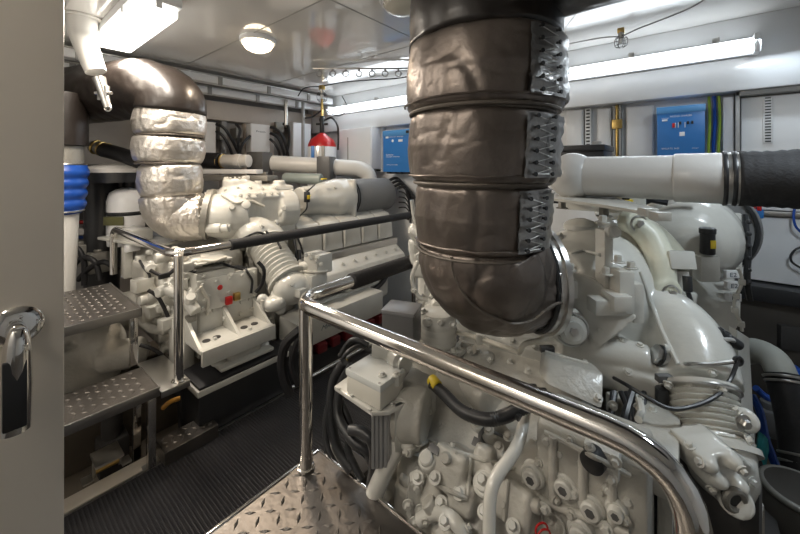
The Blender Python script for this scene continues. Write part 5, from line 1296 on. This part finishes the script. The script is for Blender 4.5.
# ---------------------------------------------------------------- right edge of the view
t = thing('rail_post', 'short polished steel post at the bottom edge beside the water elbow', 'post', P(752, 560, .95)*1)
p = P(752, 500, .95); MB().lathe((p.x, p.y, ZB), UP, [(0, .024), (.6-ZB, .024), (.605-ZB, .022), (.607-ZB, .010)], 24).obj('post_tube', CHROME, t)
MB().lathe((p.x, p.y, ZB), UP, [(0, .05), (.01, .05)], 24).obj('post_foot', CHROME, t)
t = thing('coolant_hose', 'grey pipe elbow turning down into a clamped black hose at the right edge', 'hose', P(795, 470, 1.45))
MB().tube([P(744, 352, 1.75), P(758, 351, 1.70), P(774, 360, 1.62), P(783, 378, 1.56)], .055, 24).obj('pipe_elbow', mat('aged_pipe', (.42, .43, .39), .5, var=.3, bump=.15), t)
MB().tube([P(781, 374, 1.57), P(788, 395, 1.53), P(795, 425, 1.48), P(800, 460, 1.42), P(803, 475, 1.40)], .060, 24).obj('rubber_hose', RUB, t)
m = MB()
for (u, v, d) in ((782, 377, 1.56), (784, 382, 1.55), (799, 455, 1.43), (800, 463, 1.42)): m.torus(P(u, v, d), (P(788, 395, 1.53)-P(781, 374, 1.57)), .060, .006, 32, 8)
m.obj('hose_clamps', STEEL, t)
t = thing('sea_strainer', 'dark brown strainer tank with round lid in the bottom right corner', 'strainer', P(800, 540, 1.25))
p = P(803, 490, 1.28); MB().lathe((p.x, p.y, ZB), UP, [(0, .12), (.3, .13), (p.z-ZB-.04, .125), (p.z-ZB, .10)], 36).obj('tank', BROWN, t)
MB().torus((p.x, p.y, p.z-.01), UP, .105, .012, 40, 10).obj('lid_ring', ALU, t)
for k, (pts, mt, lb) in enumerate(((((752, 395, 1.7), (760, 412, 1.65), (766, 440, 1.58), (777, 470, 1.5), (782, 495, 1.45)), BLUE2, 'bright blue hose running down between bellows and black hose'), (((756, 388, 1.8), (768, 398, 1.8), (788, 402, 1.8)), BLUE2, 'short blue hose branching behind the black hose'), (((795, 368, 1.9), (800, 375, 1.8), (803, 395, 1.7)), BLUE2, 'blue hose at the right edge beside the grey elbow'), (((764, 435, 1.6), (762, 450, 1.55), (758, 470, 1.5)), TEAL, 'teal hose beside the bellows casting'))):
    wire([P(*q) for q in pts], .016 if k != 3 else .02, mt, 'coolant_line', lb, 'hose')
m = MB()
for k in range(3): m.cyl(P(752, 498+7*k, 1.35), P(785, 505+7*k, 1.45), .014)
tag(m.obj('pipe_run', STEEL), 'three thin steel pipes low behind the short post', 'pipes')
random.seed(41)
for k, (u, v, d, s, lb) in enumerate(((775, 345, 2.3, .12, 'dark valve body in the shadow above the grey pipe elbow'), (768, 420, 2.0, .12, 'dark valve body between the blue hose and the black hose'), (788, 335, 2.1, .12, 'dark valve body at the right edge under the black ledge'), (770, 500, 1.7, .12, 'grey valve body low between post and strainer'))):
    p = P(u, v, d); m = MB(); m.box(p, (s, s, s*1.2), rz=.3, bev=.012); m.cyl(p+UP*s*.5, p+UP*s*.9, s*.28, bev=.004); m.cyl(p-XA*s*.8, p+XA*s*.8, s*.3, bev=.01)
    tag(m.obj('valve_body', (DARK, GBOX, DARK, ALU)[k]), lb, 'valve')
MB()
tag(MB().bb((.18, 1.5, ZB), (.24, 3.0, .25), bev=.01).obj('engine_girder', DARK), 'dark engine girder on the bilge floor right of the near engine', 'girder')
# ---------------------------------------------------------------- fittings that sit on the cast surfaces
bpy.context.view_layer.update()
DG = bpy.context.evaluated_depsgraph_get(); DG.update()
def hit(u, v):
    d = ray(u, v).normalized(); o = V((0, 0, EYE)); 
    for _ in range(6):
        ok, loc, nor, idx, ob, mx = sc.ray_cast(DG, o, d)
        if not ok: return None
        r = ob
        while r.parent: r = r.parent
        if r.name.startswith('marine_engine'):
            if nor.dot(d) > 0: nor = -nor
            return loc.copy(), nor.copy(), r
        o = loc+d*.004
    return None
def sbolt(u, v, r=.010, h=.012, m_=None, nm='bolt'):
    q = hit(u, v)
    if q: m = MB(); m.bolt(q[0], q[1], r, h); m.obj(nm, m_ or PAINT, q[2])
def srun(pts, r, m_, nm, lift=.6, n=5):
    ps = []; root = None
    for i in range(len(pts)-1):
        for k in range(n):
            t = k/n; q = hit(pts[i][0]*(1-t)+pts[i+1][0]*t, pts[i][1]*(1-t)+pts[i+1][1]*t)
            if q: ps.append(q[0]+q[1]*r*lift); root = root or q[2]
    if len(ps) < 3: return
    # keep one continuous run: drop points that jump in depth
    out = [ps[0]]
    for p in ps[1:]:
        if (p-out[-1]).length < .09: out.append(p)
    if len(out) < 3: return
    sm_ = [out[0]]+[(out[i-1]+out[i]*2+out[i+1])/4 for i in range(1, len(out)-1)]+[out[-1]]
    MB().tube(sm_, r, 8, n=3).obj(nm, m_, root)
def scap(u, v, r, h, m_=None, nm='cap', axis=None):
    q = hit(u, v)
    if q: a = V(axis) if axis else q[1]; MB().lathe(q[0]-a*.01, a, [(0, r), (h*.75+.01, r), (h+.01, r*.8)], 24).obj(nm, m_ or PAINT, q[2])
def sbox(u, v, sz, m_, nm, rz=0, out=0):
    q = hit(u, v)
    if q: MB().box(q[0]+q[1]*out, sz, rz=rz, bev=.004).obj(nm, m_, q[2])
# near engine: ribs, bolts and small plugs on the turbo housing and duct
srun([(640, 272), (650, 300), (664, 335), (682, 372)], .007, PAINT, 'casting_rib', .3)
srun([(545, 352), (580, 362), (620, 372), (660, 376)], .005, PAINT, 'casting_rib', .3)
srun([(556, 262), (580, 250), (606, 256)], .006, PAINT, 'casting_rib', .3)
for u, v in ((512, 341), (534, 347), (585, 361), (628, 371), (668, 384), (690, 386), (722, 388), (712, 372)): sbolt(u, v, .009, .012)
for u, v in ((575, 268), (563, 300), (600, 330), (640, 345), (622, 340)): sbolt(u, v, .008, .008)
for u, v, r, h in ((612, 232, .022, .02), (560, 238, .018, .02), (668, 350, .014, .02)): scap(u, v, r, h)
for u, v in ((648, 212), (660, 216)): sbox(u, v, (.04, .04, .025), PAINT, 'lug', YAW, .0)
for p in (((638, 206), (655, 198), (675, 196), (700, 198)), ((612, 205), (640, 199), (668, 203))):
    MB().tube([onY(u, v, 2.05) for u, v in p], .014, 8).obj('corrugated_hose', BLK, en)
for k, (u, v) in enumerate(((613, 203), (626, 203))):
    q = onY(u, v, 1.95); o_ = MB().box(q, (.055, .04, .035), bev=.006).obj('plug_connector', YEL, en); MB().box(q+V((0, .0, .026)), (.03, .04, .02), bev=.005).obj('latch', BLK, o_)
    MB().tube([q+UP*.02, q+V((.01, .03, .07)), q+V((.05, .06, .075)), q+V((.09, .08, .03))], .010, 8).obj('plug_cable', BLK, en)
for k in range(3): q = onY(658+14*k, 200+k, 2.15); MB().cyl(q-UP*.05, q+UP*.03, .04, bev=.008).obj('cap', PAINT, en)
# lower front: extra bosses, ridges
for a, b in (((404, 452), (430, 440)), ((430, 440), (455, 452)), ((455, 452), (520, 470)), ((440, 486), (470, 500)), ((470, 455), (468, 500)), ((508, 480), (505, 525)), ((545, 432), (640, 480))):
    srun([a, ((a[0]+b[0])/2, (a[1]+b[1])/2), b], .006, CAST, 'casting_rib', .2)
for u, v in ((408, 452), (452, 446), (426, 522), (468, 528), (505, 505), (524, 484), (539, 462), (570, 440), (590, 448), (556, 500), (571, 515), (601, 490), (625, 520), (470, 480), (440, 425), (430, 412), (535, 440)): sbolt(u, v, .007, .009, CAST)
for u, v, r in ((447, 458, .014), (499, 455, .016), (430, 505, .02), (535, 505, .016)): scap(u, v, r, .014, CAST, 'boss')
srun([(640, 402), (640, 430), (646, 470), (650, 520)], .010, PAINT, 'small_pipe', 1.2)
srun([(418, 300), (428, 290), (440, 296)], .006, PAINTD, 'small_pipe', 1.5)
# right end casting
for u, v in ((700, 462), (712, 488), (742, 470), (752, 482), (690, 446), (748, 440), (736, 410)): sbolt(u, v, .008, .010)
# far engine
for u, v in ((226, 190), (238, 188), (250, 188), (262, 190), (228, 226), (262, 226), (276, 188), (292, 190), (276, 222), (302, 208), (335, 188), (208, 310), (225, 318), (240, 314), (252, 308), (215, 340), (250, 330), (205, 300), (230, 275), (204, 276), (198, 290), (208, 296), (228, 292), (166, 285), (176, 300), (186, 290), (172, 268), (300, 262), (318, 258), (292, 285), (330, 292), (350, 285), (372, 280), (395, 268)): sbolt(u, v, .012, .016)
for u, v, r, h in ((246, 205, .03, .015), (232, 208, .02, .03), (190, 300, .03, .04), (168, 310, .028, .03), (160, 292, .03, .02), (184, 276, .026, .04), (284, 208, .02, .03), (306, 190, .02, .02), (150, 268, .03, .03), (145, 300, .03, .03)): scap(u, v, r, h)
CR2 = mat('small_pipe_paint', (.58, .56, .50), .35)
for pts in (((222, 196), (236, 204), (250, 200), (266, 208)), ((196, 262), (210, 262), (230, 258)), ((300, 300), (322, 292), (346, 296), (368, 286), (394, 278)), ((298, 270), (320, 272), (352, 264), (385, 256)), ((200, 286), (208, 300), (206, 318)), ((150, 280), (164, 300), (160, 322)), ((262, 300), (266, 316), (258, 330)), ((128, 275), (145, 280), (158, 272))):
    srun(pts, .010, CR2, 'small_pipe', 1.1)
for pts in (((240, 240), (256, 232), (272, 236)), ((298, 235), (302, 250), (306, 268), (316, 276)), ((266, 232), (276, 240), (282, 252)), ((212, 262), (230, 266), (246, 272)), ((244, 268), (252, 280), (250, 296)), ((160, 270), (158, 290), (168, 306)), ((300, 302), (310, 318), (306, 332)), ((330, 300), (346, 308), (358, 300)), ((140, 262), (150, 275), (146, 292))):
    srun(pts, .008, BLK, 'thin_cable', 1.2)
for u, v, s in ((186, 268, .05), (178, 284, .06), (168, 322, .06), (154, 310, .07), (144, 284, .08), (190, 318, .04), (270, 320, .05), (300, 292, .05), (312, 300, .06), (334, 286, .05)): sbox(u, v, (s, s*1.3, s), PAINT if s > .045 else ALU, 'fitting_block', .2, .01)
for u, v in ((236, 296), (228, 300)): sbox(u, v, (.03, .04, .05), (RED, BRS)[u > 230], 'small_valve', 0, .01)
sbox(132, 248, (.03, .09, .05), WHT, 'tag_plate', .2, .01)
sbox(165, 276, (.02, .06, .03), BLK, 'tag_plate', .2, .01)
# dark gaps between parts of the block: pump and alternator bodies under the coolant rail
for k, (y, z, r) in enumerate(((1.62, .28, .10), (1.95, .22, .08), (2.5, .26, .09))):
    m = MB(); m.cyl((-2.46, y, z), (-2.34, y, z), r, bev=.02); m.cyl((-2.34, y, z), (-2.30, y, z), r*.5, bev=.008)
    for j in range(6): A = j*PI/3; m.bolt((-2.338, y+r*.8*math.cos(A), z+r*.8*math.sin(A)), XA, .008, .01)
    m.obj('side_pump', (PAINTD, ALU, PAINTD)[k], eng)

for u, v in ((416, 222), (422, 240), (418, 262), (426, 280), (432, 296), (424, 312), (440, 322), (446, 308), (452, 325), (414, 290)): sbolt(u, v, .009, .014)
for pts in (((414, 214), (420, 230), (416, 250), (424, 268)), ((424, 272), (430, 290), (440, 300), (448, 318)), ((418, 300), (430, 310), (446, 314))): srun(pts, .006, PAINTD, 'small_pipe', 1.2)
for u, v, r in ((420, 256, .018), (436, 304, .02), (428, 322, .016)): scap(u, v, r, .02)
for u, v in ((462, 338), (470, 350), (510, 362), (528, 372), (490, 360), (478, 352), (598, 398), (640, 398), (652, 410)): sbolt(u, v, .008, .012)
